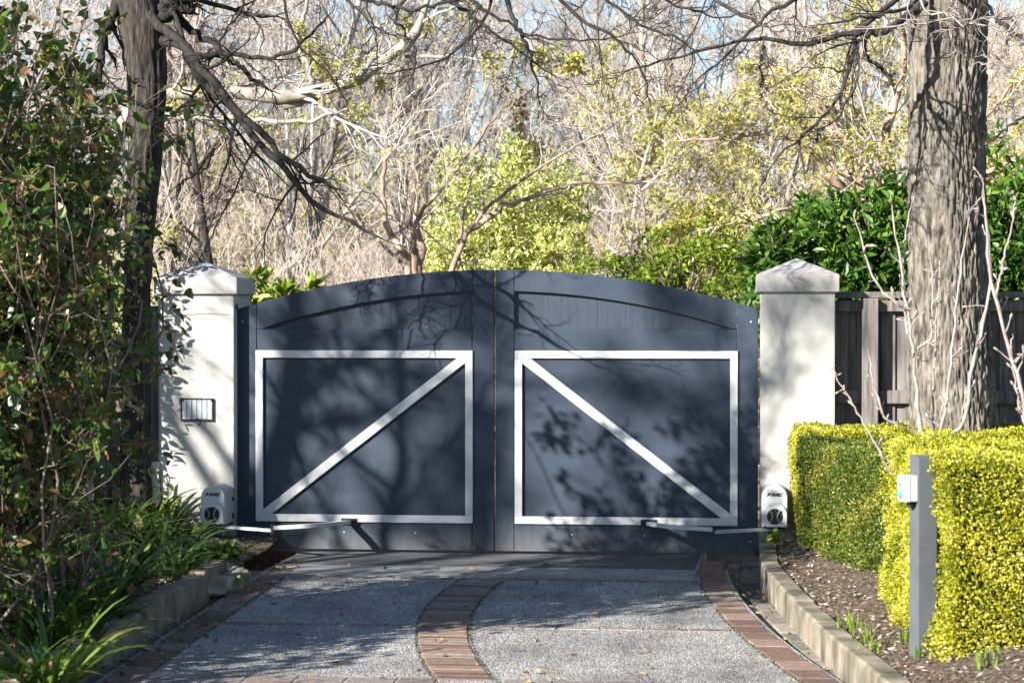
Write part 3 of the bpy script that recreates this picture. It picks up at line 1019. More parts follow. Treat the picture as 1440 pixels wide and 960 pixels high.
def opener(pxc, pyb, pyt, s, wpx, label, elbow, end, dep=0.26):
    c = at(pxc, pyb, -dep)
    sc_ = (CAM[1] + dep) / -FPX * -1
    d = (-dep - CAM[1])
    W = wpx * d / FPX / 0.995
    H = (pyb - pyt) * d / FPX
    x, z = c[0], c[2]
    t = thing('gate_opener', label, 'gate opener', (x, 0, z))
    bm = bmesh.new()
    n = 16
    r = W / 2

    def outline(rr, hh, zz): return [(x - rr, zz), (x + rr, zz)] + [(x + rr * math.cos(PI * i / n), zz + hh - rr + rr * math.sin(PI * i / n)) for i in range(n + 1)]
    prism(bm, outline(r, H, z), -dep + 0.03, 0.001)
    obj('housing', bm, M['plastic'], t, 0.012, seg=3)
    bm = bmesh.new()
    prism(bm, outline(r * 0.965, H * 0.985, z + 0.003), -dep + 0.004, -dep + 0.0292)
    obj('front_shell', bm, M['plastic'], t, 0.008, seg=3)
    bm = bmesh.new()
    rc = r * 0.93
    prism(bm, outline(rc, H * 0.56, z + 0.008), -dep - 0.022, -dep + 0.0035)
    obj('lower_cover', bm, M['plastic'], t, 0.006, seg=3)
    zc = z + H * 0.275
    kn = thing_part = None
    bm = bmesh.new()
    cyl(bm, (x, zc), r * 0.60, -dep - 0.027, -dep - 0.0225, 32)
    kn = obj('release_knob', bm, M['black'], t, 0.0015)
    bm = bmesh.new()
    for sg in (-1, 1):
        pts = [(sg * r * (.13 + .26 * (2 * q / 12 - 1) ** 2), r * .50 * (2 * q / 12 - 1)) for q in range(13)]
        pts += [(p_[0] + sg * r * .10, p_[1] * .94) for p_ in pts[::-1]]
        prism(bm, [(x + a_, zc + b_) for a_, b_ in pts], -dep - 0.036, -dep - 0.0275)
    g_ = obj('grip', bm, M['knobgrey'], kn, 0.0)
    for a, b in ((-.72, .06), (.72, .06)):
        bm = bmesh.new()
        cyl(bm, (x + a * r, z + b * H), .0045, -dep - 0.0245, -dep - 0.0215, 10)
        obj('screw', bm, M['dark'], t)
    bm = bmesh.new()
    lettering(bm, x, z + H * 0.775, 0.021, -dep + 0.001, -dep + 0.0045)
    obj('lettering', bm, M['black'], t)
    bm = bmesh.new()
    box(bm, x - r * 0.9, x + r * 0.9, -dep + 0.05, -0.001, z - 0.012, z - 0.0008)
    box(bm, x + r + 0.001, x + r + 0.008, -0.06, -0.03, z + H * .10, z + H * .25)
    box(bm, x + r + 0.001, x + r + 0.008, -0.06, -0.03, z + H * .55, z + H * .66)
    obj('base_plate', bm, M['dark'], t, 0.002)
    # jointed arm: straight bar then a curved bar to the gate
    piv = np.array([x - s * 0.01 * 0, -dep * 0.62, z - 0.016])
    el = at(*elbow)
    el[2] = z - 0.018
    en = at(*end)
    tb = Tubes()

    def bar(P, hw, hh):
        """flat bar along P"""
        P = np.asarray(P)
        T = unit(np.gradient(P, axis=0))
        sd = unit(np.cross(T, np.array([0, 0, 1.0])))
        V, Q = [], []
        for p, q in zip(P, sd):
            for a, b in ((-1, -1), (1, -1), (1, 1), (-1, 1)):
                V.append(p + q * a * hw + np.array([0, 0, b * hh]))
        for i in range(len(P) - 1):
            for k in range(4):
                j = (k + 1) % 4
                Q.append((4 * i + k, 4 * i + j, 4 * i + 4 + j, 4 * i + 4 + k))
        Q.append((0, 3, 2, 1))
        e = 4 * (len(P) - 1)
        Q.append((e, e + 1, e + 2, e + 3))
        return V, Q
    V, Q = bar(smooth_line([piv, el], 6), 0.022, 0.009)
    arm = arr_obj('arm', V, Q, M['alu'], t)
    mid = (el + en) / 2 + np.array([s * -0.06 * -1, -0.13, 0])
    V, Q = bar(smooth_line([el + [0, 0, .018], mid + [0, 0, .02], en], 18), 0.020, 0.0125)
    arr_obj('curved_arm', V, Q, M['alu'], t)
    bm = bmesh.new()
    bmesh.ops.create_cone(bm, cap_ends=True, segments=14, radius1=.017, radius2=.017, depth=.066, matrix=Matrix.Translation(Vector(el) + Vector((0, 0, .006))))
    obj('elbow_pin', bm, M['dark'], t, 0.001)
    bm = bmesh.new()
    ex, ez = en[0], en[2]
    box(bm, ex - .055, ex + .055, GY - .024, GY - .0165, ez - .012, ez + .026)
    box(bm, ex - .03, ex + .03, GY - .06, GY - .0245, ez + .0135, ez + .020)
    cyl(bm, (ex - .04, ez + .008), .008, GY - .03, GY - .0245, 8)
    cyl(bm, (ex + .04, ez + .008), .008, GY - .03, GY - .0245, 8)
    obj('gate_bracket', bm, M['dark'], t)
    return t, x, z


op, opx, opz = opener(299, 738, 681, 1, 36.5, 'grey rounded gate opener with black knob on the left pillar, arm reaching the left leaf', (384, 738, -0.40), (490, 734, 0.06))
opr, oprx, oprz = opener(1089.5, 742, 682, -1, 36.5, 'white rounded gate opener with black knob on the right pillar above the mulch', (1003, 742, -0.40), (912, 736, 0.06))
# cable and bracket under the right opener
cbl = smooth_line([(oprx - 0.06, -0.05, oprz - 0.01), (oprx - 0.03, -0.07, oprz - 0.06), (oprx + 0.02, -0.05, oprz - 0.05), (oprx - 0.05, -0.03, oprz - 0.14), (oprx - 0.02, -0.02, oprz - 0.2)], 22)
tag(Tubes().add(cbl, np.full(22, .004), 6).build('cable', M['black']), 'thin black cable looping out from under the right gate opener', 'cable')

# brick step behind the left end of the gate
cells = []
bx0, bx1 = gxx(352), gxx(412)
for row in range(2):
    x = bx0 - 0.05 * row
    while x < bx1 - 0.03:
        cells.append(([(x + .004, GY + 0.0), (min(x + .2, bx1) - .004, GY + 0.0), (min(x + .2, bx1) - .004, GY + .11), (x + .004, GY + .11)], 0.02 - 0.075 * row, random.random(), 0.066))
        x += 0.2
V, Q, T = bricks_mesh(cells)
tag(arr_obj('brick_step', V, Q, M['redbrick'], tint=T), 'low course of red bricks under the hinge end of the left leaf', 'brick step')

# ------------------------------------------------------------------ timber fences
t = thing('timber_fence', 'weathered dark timber paling fence between the right pillar and the big trunk', 'fence', (RX1 + 0.8, 0.3, 0))
fy = 0.24
fx0, fx1 = RX1 + 0.004, RX1 + 3.6
bm = bmesh.new()
x = fx0
k = 0
while x < fx1:
    if k % 2 == 0:
        box(bm, x, x + 0.10, fy + 0.045, fy + 0.061, -0.1, 1.76)
    else:
        box(bm, x - 0.015, x + 0.085, fy + 0.062, fy + 0.078, -0.1, 1.77)
    x += 0.075 + random.uniform(0, .01)
    k += 1
obj('palings', bm, M['fence'], t, 0.002)
bm = bmesh.new()
box(bm, fx0, fx1, fy - 0.03, fy + 0.10, 1.782, 1.825)
obj('capping', bm, M['fence'], t, 0.004)
for za, zb in ((1.69, 1.765), (1.06, 1.15), (0.25, 0.33)):
    bm = bmesh.new()
    box(bm, fx0, fx1, fy, fy + 0.044, za, zb)
    obj('rail', bm, M['fence'], t, 0.003)
for xp in (float(at(1223, 500, fy)[0]), float(at(1223, 500, fy)[0]) + 1.8):
    bm = bmesh.new()
    box(bm, xp - 0.055, xp + 0.055, fy - 0.075, fy - 0.001, -0.2, 1.780)
    obj('post', bm, M['fence'], t, 0.004)

t = thing('timber_fence', 'silvery grey timber fence end squeezed between the left pillar and the dark trunk', 'fence', (LX0 - 0.5, 0.2, 0))
bm = bmesh.new()
px0 = float(at(210.5, 500, 0.15)[0])
box(bm, px0, LX0 - 0.012, 0.10, 0.20, -0.1, at(215, 430, 0.15)[2])
obj('post', bm, M['fencelight'], t, 0.004)
bm = bmesh.new()
x = px0 - 2.6
while x < px0 - 0.08:
    box(bm, x, x + 0.11, 0.205, 0.222, -0.1, 1.5 + random.uniform(-.01, .01))
    x += 0.115
obj('palings', bm, M['fence'], t, 0.002)
bm = bmesh.new()
box(bm, px0 - 2.6, px0 - 0.003, 0.150, 0.204, 1.3, 1.38)
obj('rail', bm, M['fencelight'], t, 0.003)

# conduit and junction box on the left pillar side
cx = float(at(223.5, 500, -0.02)[0])
t = thing('power_box', 'pale plastic power box with a looped black lead at the foot of the left pillar', 'junction box', (cx - .04, 0.02, 0.4))
bm = bmesh.new()
xa, xb = float(at(210, 680, -0.03)[0]), float(at(223.5, 680, -0.03)[0])
za, zb = at(218, 708, -0.03)[2], at(218, 649, -0.03)[2]
box(bm, xa, xb - .002, -0.03, 0.095, za, zb)
obj('housing', bm, M['cream'], t, 0.008, seg=2)
bm = bmesh.new()
box(bm, xb - 0.018, xb - .004, 0.02, 0.04, zb + .001, 1.76)
obj('conduit', bm, M['cream'], t, 0.004)
ld = [(226, 660), (220, 668), (225, 678), (228, 668), (224, 662), (226, 690), (222, 700), (227, 702), (225, 690)]
Tubes().add(smooth_line([at(a, b, -0.045) for a, b in ld], 50), np.full(50, .004), 6).build('lead', M['black'], t)

# ------------------------------------------------------------------ right retaining wall
t = thing('retaining_wall', 'low mossy concrete block wall curving along the right of the driveway', 'retaining wall', (float(wall_x(-2)), -2, 0))
cells = []
y = -9.5
V, Q = [], []
while y < -0.02:
    s = min(0.40, -0.012 - y)
    n = 4
    z0, z1 = -0.3, 0.125 + 0.012 * random.uniform(-.4, .4) + 0.015
    base = len(V)
    for i in range(n + 1):
        yy = y + .003 + (s - .006) * i / n
        x = float(wall_x(yy)) + random.uniform(-.001, .001)
        for dx, z in ((0, z0), (0, z1 - .012), (.012, z1), (WT - .012, z1), (WT, z1 - .012), (WT, z0)):
            V.append((x + dx, yy, z))
    for i in range(n):
        for k in range(5):
            a = base + i * 6 + k
            Q.append((a, a + 6, a + 7, a + 1))
    for e in (base, base + n * 6):
        Q.append((e, e + 1, e + 4, e + 5))
        Q.append((e + 1, e + 2, e + 3, e + 4))
    y += s
    if s < .05: break
bm = bmesh.new()
bv = [bm.verts.new(v) for v in V]
for q in Q: bm.faces.new([bv[i] for i in q])
obj('blocks', bm, M['wall'], t, 0)
bm = bmesh.new()
V, Q = [], []
yy = np.linspace(-9.5, -0.02, 60)
for y in yy:
    x = float(wall_x(y))
    V += [(x + .006, y, -.3), (x + .006, y, .118), (x + WT - .006, y, .118)]
for i in range(59):
    Q += [(3 * i, 3 * i + 3, 3 * i + 4, 3 * i + 1), (3 * i + 1, 3 * i + 4, 3 * i + 5, 3 * i + 2)]
arr_obj('mortar', V, Q, M['concrete'], t)

# left edging blocks, slab and stones
t = thing('garden_edging', 'row of brown edging blocks holding the left bed beside the driveway', 'garden edging', (float(edge_li(-4)) - .3, -4, 0))
bm = bmesh.new()
y = -9.2
while y < -2.3:
    s = 0.62
    x = float(edge_li(y)) - EW - 0.10
    x2 = float(edge_li(y + s)) - EW - 0.10
    h = 0.155 + random.uniform(-.012, .012)
    v = [bm.verts.new(p) for p in ((x - .11, y + .006, -.1), (x, y + .006, -.1), (x2, y + s - .006, -.1), (x2 - .11, y + s - .006, -.1),
                                   (x - .11, y + .006, h), (x, y + .006, h), (x2, y + s - .006, h + .006), (x2 - .11, y + s - .006, h + .006))]
    for f in ((0, 3, 2, 1), (4, 5, 6, 7), (0, 1, 5, 4), (1, 2, 6, 5), (2, 3, 7, 6), (3, 0, 4, 7)):
        bm.faces.new([v[i] for i in f])
    y += s
obj('blocks', bm, M['edging'], t, 0.008)


def rock(name, c, size, label, seed, m=None):
    bm = bmesh.new()
    bmesh.ops.create_icosphere(bm, subdivisions=4, radius=1)
    for v in bm.verts:
        n_ = mnoise.noise(v.co * 1.3 + Vector((seed, 0, 0))) * 0.45 + mnoise.noise(v.co * 3.5 + Vector((seed, 3, 0))) * 0.14
        p = v.co * (1 + n_)
        p = Vector([math.copysign(abs(q) ** 0.75, q) for q in p])
        v.co = Vector((p.x * size[0], p.y * size[1], p.z * size[2])) + Vector(c)
    return tag(obj(name, bm, m or M['stone'], None, smooth=True), label, 'stone')


rk = [((270, 822), (.22, .16, .07), 'flat grey slab lying behind the end of the edging blocks'),
      ((290, 806), (.12, .10, .085), 'mossy brown boulder below the left gate opener'),
      ((315, 808), (.09, .08, .08), 'rounded tan boulder leaning on the pillar foot'),
      ((334, 815), (.07, .09, .085), 'small upright stone at the corner of the driveway edge')]
for i, (p, s, l) in enumerate(rk):
    c = gnd(p[0], p[1], 0.06)
    rock('garden_stone', (c[0], c[1], 0.055), s, l, 3.1 * i + 1)

# ------------------------------------------------------------------ grey button post
pb = gnd(1298, 918, 0.17)
t = thing('button_post', 'square grey post standing against the sunny box hedge, a button box on its side', 'post', tuple(pb))
hw = 0.047
ang = R_(20)
rot = Matrix.Translation(Vector((pb[0], pb[1], 0))) @ Matrix.Rotation(ang, 4, 'Z')
zt = float((CAM + ray(1298, 640) * ((pb[1] - CAM[1]) / ray(1298, 640)[1]))[2])
bm = bmesh.new()
box(bm, -hw, hw, -hw, hw, -0.1, zt)
bm.transform(rot)
obj('post', bm, M['post'], t, 0.006, seg=2)
zb0, zb1 = zt - 0.20, zt - 0.086
bm = bmesh.new()
box(bm, -hw - 0.034, -hw - 0.0005, -0.048, 0.035, zb0, zb1)
bm.transform(rot)
cbx = obj('control_box', bm, M['cream'], t, 0.004, seg=2)
bm = bmesh.new()
box(bm, -hw - 0.062, -hw - 0.0345, -0.050, 0.037, zb0 - .002, zb1 + .002)
bm.transform(rot)
obj('cover', bm, M['bluegrey'], cbx, 0.004, seg=2)
for zz, mm in ((zb1 - .028, M['bluegrey']), (zb0 + .030, M['teal'])):
    bm = bmesh.new()
    bmesh.ops.create_cone(bm, cap_ends=True, segments=18, radius1=.015, radius2=.012, depth=.016,
                          matrix=Matrix.Translation((-hw - .0705, -0.008, zz)) @ Matrix.Rotation(-PI / 2, 4, 'Y'))
    bm.transform(rot)
    obj('button', bm, mm, cbx, 0.0)
bm = bmesh.new()
box(bm, -hw - 0.030, -hw - 0.0005, -0.02, 0.012, zb0 - .03, zb0 - .003)
bm.transform(rot)
obj('gland', bm, M['dark'], cbx, 0.003)


# ------------------------------------------------------------------ clipped box hedges
def hedge(name, label, poly, zb, zt, m, dens=9000, size=0.02, group=None, wob=0.02, cat='hedge'):
    """clipped hedge over a plan polygon (counter-clockwise): inner mass of twigs and leaves on its skin"""
    poly = [Vector(p) for p in poly]
    c = sum(poly, Vector((0, 0))) / len(poly)
    t = thing(name, label, cat, (c.x, c.y, zb), group)
    bm = bmesh.new()
    inn = []
    for i, p in enumerate(poly):
        d0, d1 = (p - poly[i - 1]).normalized(), (poly[(i + 1) % len(poly)] - p).normalized()
        n0, n1 = Vector((-d0.y, d0.x)), Vector((-d1.y, d1.x))
        b_ = (n0 + n1).normalized()
        inn.append(p + b_ * min(.25, .085 / max(.3, b_.dot(n0))))
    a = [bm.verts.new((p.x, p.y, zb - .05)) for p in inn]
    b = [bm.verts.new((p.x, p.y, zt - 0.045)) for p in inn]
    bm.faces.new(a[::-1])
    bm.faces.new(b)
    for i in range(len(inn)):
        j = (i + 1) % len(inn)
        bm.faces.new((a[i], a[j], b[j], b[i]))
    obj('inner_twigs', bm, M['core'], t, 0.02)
    P, Nn = [], []
    for i in range(len(poly)):
        p, q = poly[i], poly[(i + 1) % len(poly)]
        L = (q - p).length
        n = Vector(((q - p).y, -(q - p).x)).normalized()
        k = int(dens * L * (zt - zb))
        u = rng.uniform(0, 1, k)
        z = rng.uniform(zb, zt, k)
        P.append(np.stack([p.x + (q.x - p.x) * u, p.y + (q.y - p.y) * u, z], 1))
        Nn.append(np.tile([n.x, n.y, 0.0], (k, 1)))
    # top
    xs = [p.x for p in poly]
    ys_ = [p.y for p in poly]
    area = (max(xs) - min(xs)) * (max(ys_) - min(ys_))
    k = int(dens * area)
    q = np.stack([rng.uniform(min(xs), max(xs), k), rng.uniform(min(ys_), max(ys_), k)], 1)
    ins = np.ones(k, bool)
    for i in range(len(poly)):
        a_, b_ = poly[i], poly[(i + 1) % len(poly)]
        ins &= ((b_.x - a_.x) * (q[:, 1] - a_.y) - (b_.y - a_.y) * (q[:, 0] - a_.x)) > 0
    q = q[ins]
    P.append(np.column_stack([q, np.full(len(q), zt)]))
    Nn.append(np.tile([0, 0, 1.0], (len(q), 1)))
    P, Nn = np.vstack(P), np.vstack(Nn)
    pn = np.sin(P[:, 0] * 13 + P[:, 2] * 9) * np.sin(P[:, 1] * 11 - P[:, 2] * 14 + 2) + .5 * np.sin(P[:, 0] * 29 + P[:, 1] * 23 + P[:, 2] * 31)
    kp = rng.uniform(0, 1, len(P)) < np.clip(1.15 - .42 * np.clip(pn, 0, 2), .35, 1)
    kp &= rng.uniform(0, 1, len(P)) < np.clip((P[:, 2] - zb) / .14 + .35, 0, 1)
    P, Nn = P[kp], Nn[kp]
    # uneven clipping and rounded shoulders
    w_ = (np.sin(P[:, 0] * 8.3 + P[:, 2] * 5.1) + np.sin(P[:, 1] * 7.1 - P[:, 2] * 6.7 + 1) + np.sin(P[:, 0] * 19 + P[:, 1] * 17 + P[:, 2] * 23) * .6 + np.sin(P[:, 2]*2.7+P[:, 1]*3.1)) * wob * 0.5
    edge = np.clip((P[:, 2] - (zt - 0.06)) / 0.06, 0, 1) * (Nn[:, 2] < .5)
    depth = rng.uniform(0, 1, len(P)) ** 1.5 * 0.055
    P = P + Nn * (w_ - depth - 0.03 * edge ** 2)[:, None] + rng.normal(size=P.shape) * 0.006
    ax = unit(Nn * 0.7 + rng.normal(size=P.shape) * 0.75 + np.array([0, 0, .35]))
    nr = unit(Nn + rng.normal(size=P.shape) * 0.8)
    S = rng.uniform(.6, 1.35, len(P)) * size
    o = leaves_obj('leaves', P, ax, nr, S, S * 0.62, m, t, fine=True, fold=0.18, droop=0.05)
    pat = .5 + .22 * np.sin(P[:, 0] * 6.1 + P[:, 2] * 4.3 + 1) * np.sin(P[:, 1] * 5.3 + P[:, 2] * 7.7) + .13 * np.sin(P[:, 0] * 17 + P[:, 1] * 13 + P[:, 2] * 21)
    tn = np.clip(pat + rng.normal(size=len(P)) * .24, 0, .985)
    tn[rng.uniform(0, 1, len(P)) < .012] = 1.0
    o.data.attributes['tint'].data.foreach_set('value', np.repeat(tn, 2).astype(np.float32))
    return t


def pl2(px, py, z): p = gnd(px, py, z); return (p[0], p[1])


zt0 = 0.885
# back arm along the fence, left arm along the driveway, front block in the sun
pA = gnd(1123, 614, zt0)           # far left corner (front)
pN = gnd(1252, 645, zt0)           # near corner of the left arm
hedge('box_hedge', 'clipped box hedge along the foot of the fence, behind the bare shrub',
      [(pA[0] + 0.02, pA[1] + 0.03), (4.6, pA[1] - 0.05), (4.6, -0.03), (pA[0] - 0.02, -0.03)], 0.22, 0.915, M['lf_box'], 16000, 0.016)
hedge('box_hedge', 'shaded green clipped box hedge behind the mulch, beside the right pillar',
      [(pN[0], pN[1]), (pN[0] + 0.62, pN[1] - 0.02), (pA[0] + 0.66, pA[1]), (pA[0], pA[1])], 0.13, 0.870, M['lf_box_shade'], 18000, 0.0155, wob=0.028)
f0 = dist_pt(1247, 640, 11.55)
f1 = dist_pt(1288, 640, 9.85)
f2 = dist_pt(1330, 640, 9.45)
hedge('box_hedge', 'bright yellow green clipped box hedge behind the grey post',
      [(f0[0], f0[1]), (f1[0], f1[1]), (f2[0], f2[1]), (4.6, f2[1] + 0.05), (4.6, f2[1] + 1.1)], 0.16, 1.035, M['lf_box'], 24000, 0.0145, wob=0.034)


# ------------------------------------------------------------------ leafy masses behind the gate
def leafy(name, label, cat, centre, rad, n, L, W, m, stem_m, fine=True, flat=0.0, shell=0.55, lump=0.22, seed=1, stems=9, group=None, zmin=-0.1, ncl=None):
    """shrub: stems from one root, leaves through the crown's volume in clumps"""
    g = np.random.default_rng(seed)
    c = np.array(centre, float)
    rad = np.array(rad, float)
    t = thing(name, label, cat, (c[0], c[1], 0), group)
    base = np.array([c[0], c[1], max(-0.25, c[2] - rad[2] - .4)])
    P = []
    for _ in range(stems):
        q = unit(g.normal(size=3)) * rad * g.uniform(.5, .9)
        q[2] = abs(q[2]) * .9
        P.append(smooth_line([base + g.normal(size=3) * [rad[0] * .15, rad[1] * .15, 0], base * .4 + (c + q) * .6 + g.normal(size=3) * .06, c + q], 8))
    P = np.array(P)
    Rr = np.tile(np.linspace(.022, .006, 8) * max(1, rad[2]), (stems, 1))
    tb = Tubes().add(P, Rr, 6)
    P2, R2 = grow(P, Rr, 7, (.25, .5), (.4, 1.1), 6, (.3, 1), .2, .1, .5, .003, g=g)
    tb.add(P2, R2, 4)
    tb.build('stems', stem_m, t)
    ncl = ncl or max(24, n // 40)
    d = unit(g.normal(size=(ncl, 3)))
    r = g.uniform(shell, 1.0, ncl) ** 0.6
    # lumpy outline
    lumps = 1 + lump * (np.sin(d[:, 0] * 5 + seed) * np.cos(d[:, 2] * 4 + seed * 2) + np.sin(d[:, 1] * 7 + d[:, 2] * 3))
    cc = c + d * (r * lumps)[:, None] * rad
    idx = g.integers(0, ncl, n)
    off = unit(g.normal(size=(n, 3))) * (g.uniform(0, 1, n) ** .5)[:, None] * rad * 0.20
    P = cc[idx] + off
    P = P[P[:, 2] > zmin]
    out = unit((P - c) / rad)
    ax = unit(out * .6 + g.normal(size=P.shape) * .7 + np.array([0, 0, -flat]))
    nr = unit(out * .5 + g.normal(size=P.shape) * .6 + np.array([0, 0, .8]))
    S = g.uniform(.7, 1.2, len(P))
    leaves_obj('leaves', P, ax, nr, S * L, S * W, m, t, fine=fine, g=g, fold=.15, droop=.12)
    return t


# laurels right of the gate, one plant after the other
lp = [((1135, 362), 2.0, (.44, .55, .56)), ((1205, 350), 1.9, (.66, .55, .70)), ((1285, 345), 2.1, (.70, .6, .72)), ((1400, 345), 1.6, (.66, .6, .78)), ((1420, 500), 1.2, (.50, .45, .95)), ((1475, 380), 2.0, (.8, .6, 1.0))]
ll = ['glossy dark laurel leaning over the gate behind the right pillar', 'glossy dark laurel above the timber fence', 'glossy laurel partly hidden by the big trunk',
      'tall laurel at the right of the big trunk, its top in the sun', 'shaded laurel low beside the big trunk', 'laurel furthest right beyond the bare shrub']
for i, ((p, Yd, r), lab) in enumerate(zip(lp, ll)):
    c = at(p[0], p[1] + 44, Yd)
    leafy('laurel', lab, 'laurel', c, r, 5600, .098, .037, M['lf_laurel'], M['twig_brown'], seed=20 + i, group='laurels behind the fence', flat=.15, shell=.45)
c = at(395, 425, 1.7)
leafy('laurel', 'sunlit laurel showing above the gate beside the left pillar', 'laurel', c, (.34, .4, .17), 480, .13, .05, M['lf_lime'], M['twig_brown'], seed=31, shell=.3)
for i, (p, Yd, r, lab) in enumerate([((880, 402), 4.0, (.75, .6, .33), 'lime green shrub just above the crest of the right leaf'),
                                     ((975, 395), 3.4, (.62, .55, .42), 'bright green shrub between the gate and the dark laurel'),
                                     ((1000, 330), 5.5, (.55, .5, .36), 'yellowish shrub rising behind the bright green one'),
                                     ((170, 520), 1.1, (.4, .4, .9), 'sunny green shrub glimpsed through the tangled hedge'),
                                     ((80, 420), 1.4, (.5, .4, .9), 'lime leaved shrub glimpsed behind the tangled hedge at far left')]):
    c = at(p[0], p[1], Yd)
    leafy('leafy_shrub', lab, 'shrub', c, r, 4200, .05, .024, M['lf_lime'] if i != 2 else M['lf_gold'], M['twig_brown'], seed=40 + i, shell=.4)
c = np.array([-3.25, -.42, 1.55])
leafy('leafy_shrub', 'dim green shrub against the fence behind the tangled hedge', 'shrub', c, (.62, .28, 1.55), 3600, .07, .036, M['lf_bush'], M['twig_brown'], seed=46, shell=.2, lump=.15)
c = at(712, 312, 8.0)
leafy('variegated_shrub', 'rounded cream and green variegated shrub rising over the middle of the gate', 'shrub', c, (.86, .75, .80), 14000, .058, .026, M['lf_varieg'], M['twig_brown'], seed=51, shell=.45, lump=.12)
for p, r, sd, lab in (((655, 372), (.48, .5, .38), 52, 'smaller variegated shrub low on the left of the rounded one'), ((790, 372), (.34, .4, .3), 53, 'low variegated shrub right of the rounded one, over the gate')):
    c = at(p[0], p[1], 7.4)
    leafy('variegated_shrub', lab, 'shrub', c, r, 3200, .052, .023, M['lf_varieg'], M['twig_brown'], seed=sd, shell=.4)


# ------------------------------------------------------------------ trees
def trunk_mesh(name, line, radii, m, parent, S=72, K=220, furrow=0.02, seed=0, fscale=(9, 2.0)):
    P = smooth_line(line, K)
    R = np.interp(np.linspace(0, 1, K), np.linspace(0, 1, len(radii)), radii)
    V = np.empty((K, S, 3))
    for k in range(K):
        for s in range(S):
            a = 2 * PI * s / S
            q = Vector((math.cos(a) * fscale[0] * R[k] * 2.2, math.sin(a) * fscale[0] * R[k] * 2.2, P[k][2] * fscale[1] + seed))
            n1 = 1 - abs(mnoise.noise(q * 1.6)) * 2.0
            n2 = mnoise.noise(q * 3.1) + .6 * mnoise.noise(Vector((q.x, q.y, q.z * 2.6)) * 2.2)
            n3 = mnoise.noise(Vector((math.cos(a) * .8, math.sin(a) * .8, P[k][2] * .8 + seed)))
            r = R[k] * (1 + n3 * 0.10) - furrow * max(0.0, n1 - 0.35) + n2 * furrow * .42
            V[k, s] = P[k] + np.array([math.cos(a) * r, math.sin(a) * r, 0])
    ii = np.arange(K * S).reshape(K, S)
    nx = np.roll(ii, -1, 1)
    Q = np.stack([ii[:-1], nx[:-1], nx[1:], ii[1:]], -1).reshape(-1, 4)
    return arr_obj(name, V.reshape(-1, 3), Q, m, parent, smooth=True)


def limbs_from(spec, K=26, kink=1.0):
    """spec: list of (list of (px,py,Y), r0, r1)"""
    P = np.array([smooth_line([at(*q) for q in pts], K) for pts, _, _ in spec])
    u = np.linspace(0, 1, K)
    Rr = np.array([(a + (b - a) * u ** .8) for _, a, b in spec])
    Rr *= 1 + .16 * rng.normal(size=Rr.shape).clip(-1.5, 1.5) * .5
    Rr[:, -4:] *= np.array([.85, .7, .5, .3])
    wv = np.cumsum(rng.normal(size=P.shape), 1) * .35 + rng.normal(size=P.shape) * .6
    wv -= wv[:, :1] + (wv[:, -1:] - wv[:, :1]) * u[None, :, None]
    return P + wv * (Rr[:, :, None] * .5 + .006) * kink * np.clip(u * 5, 0, 1)[None, :, None], Rr


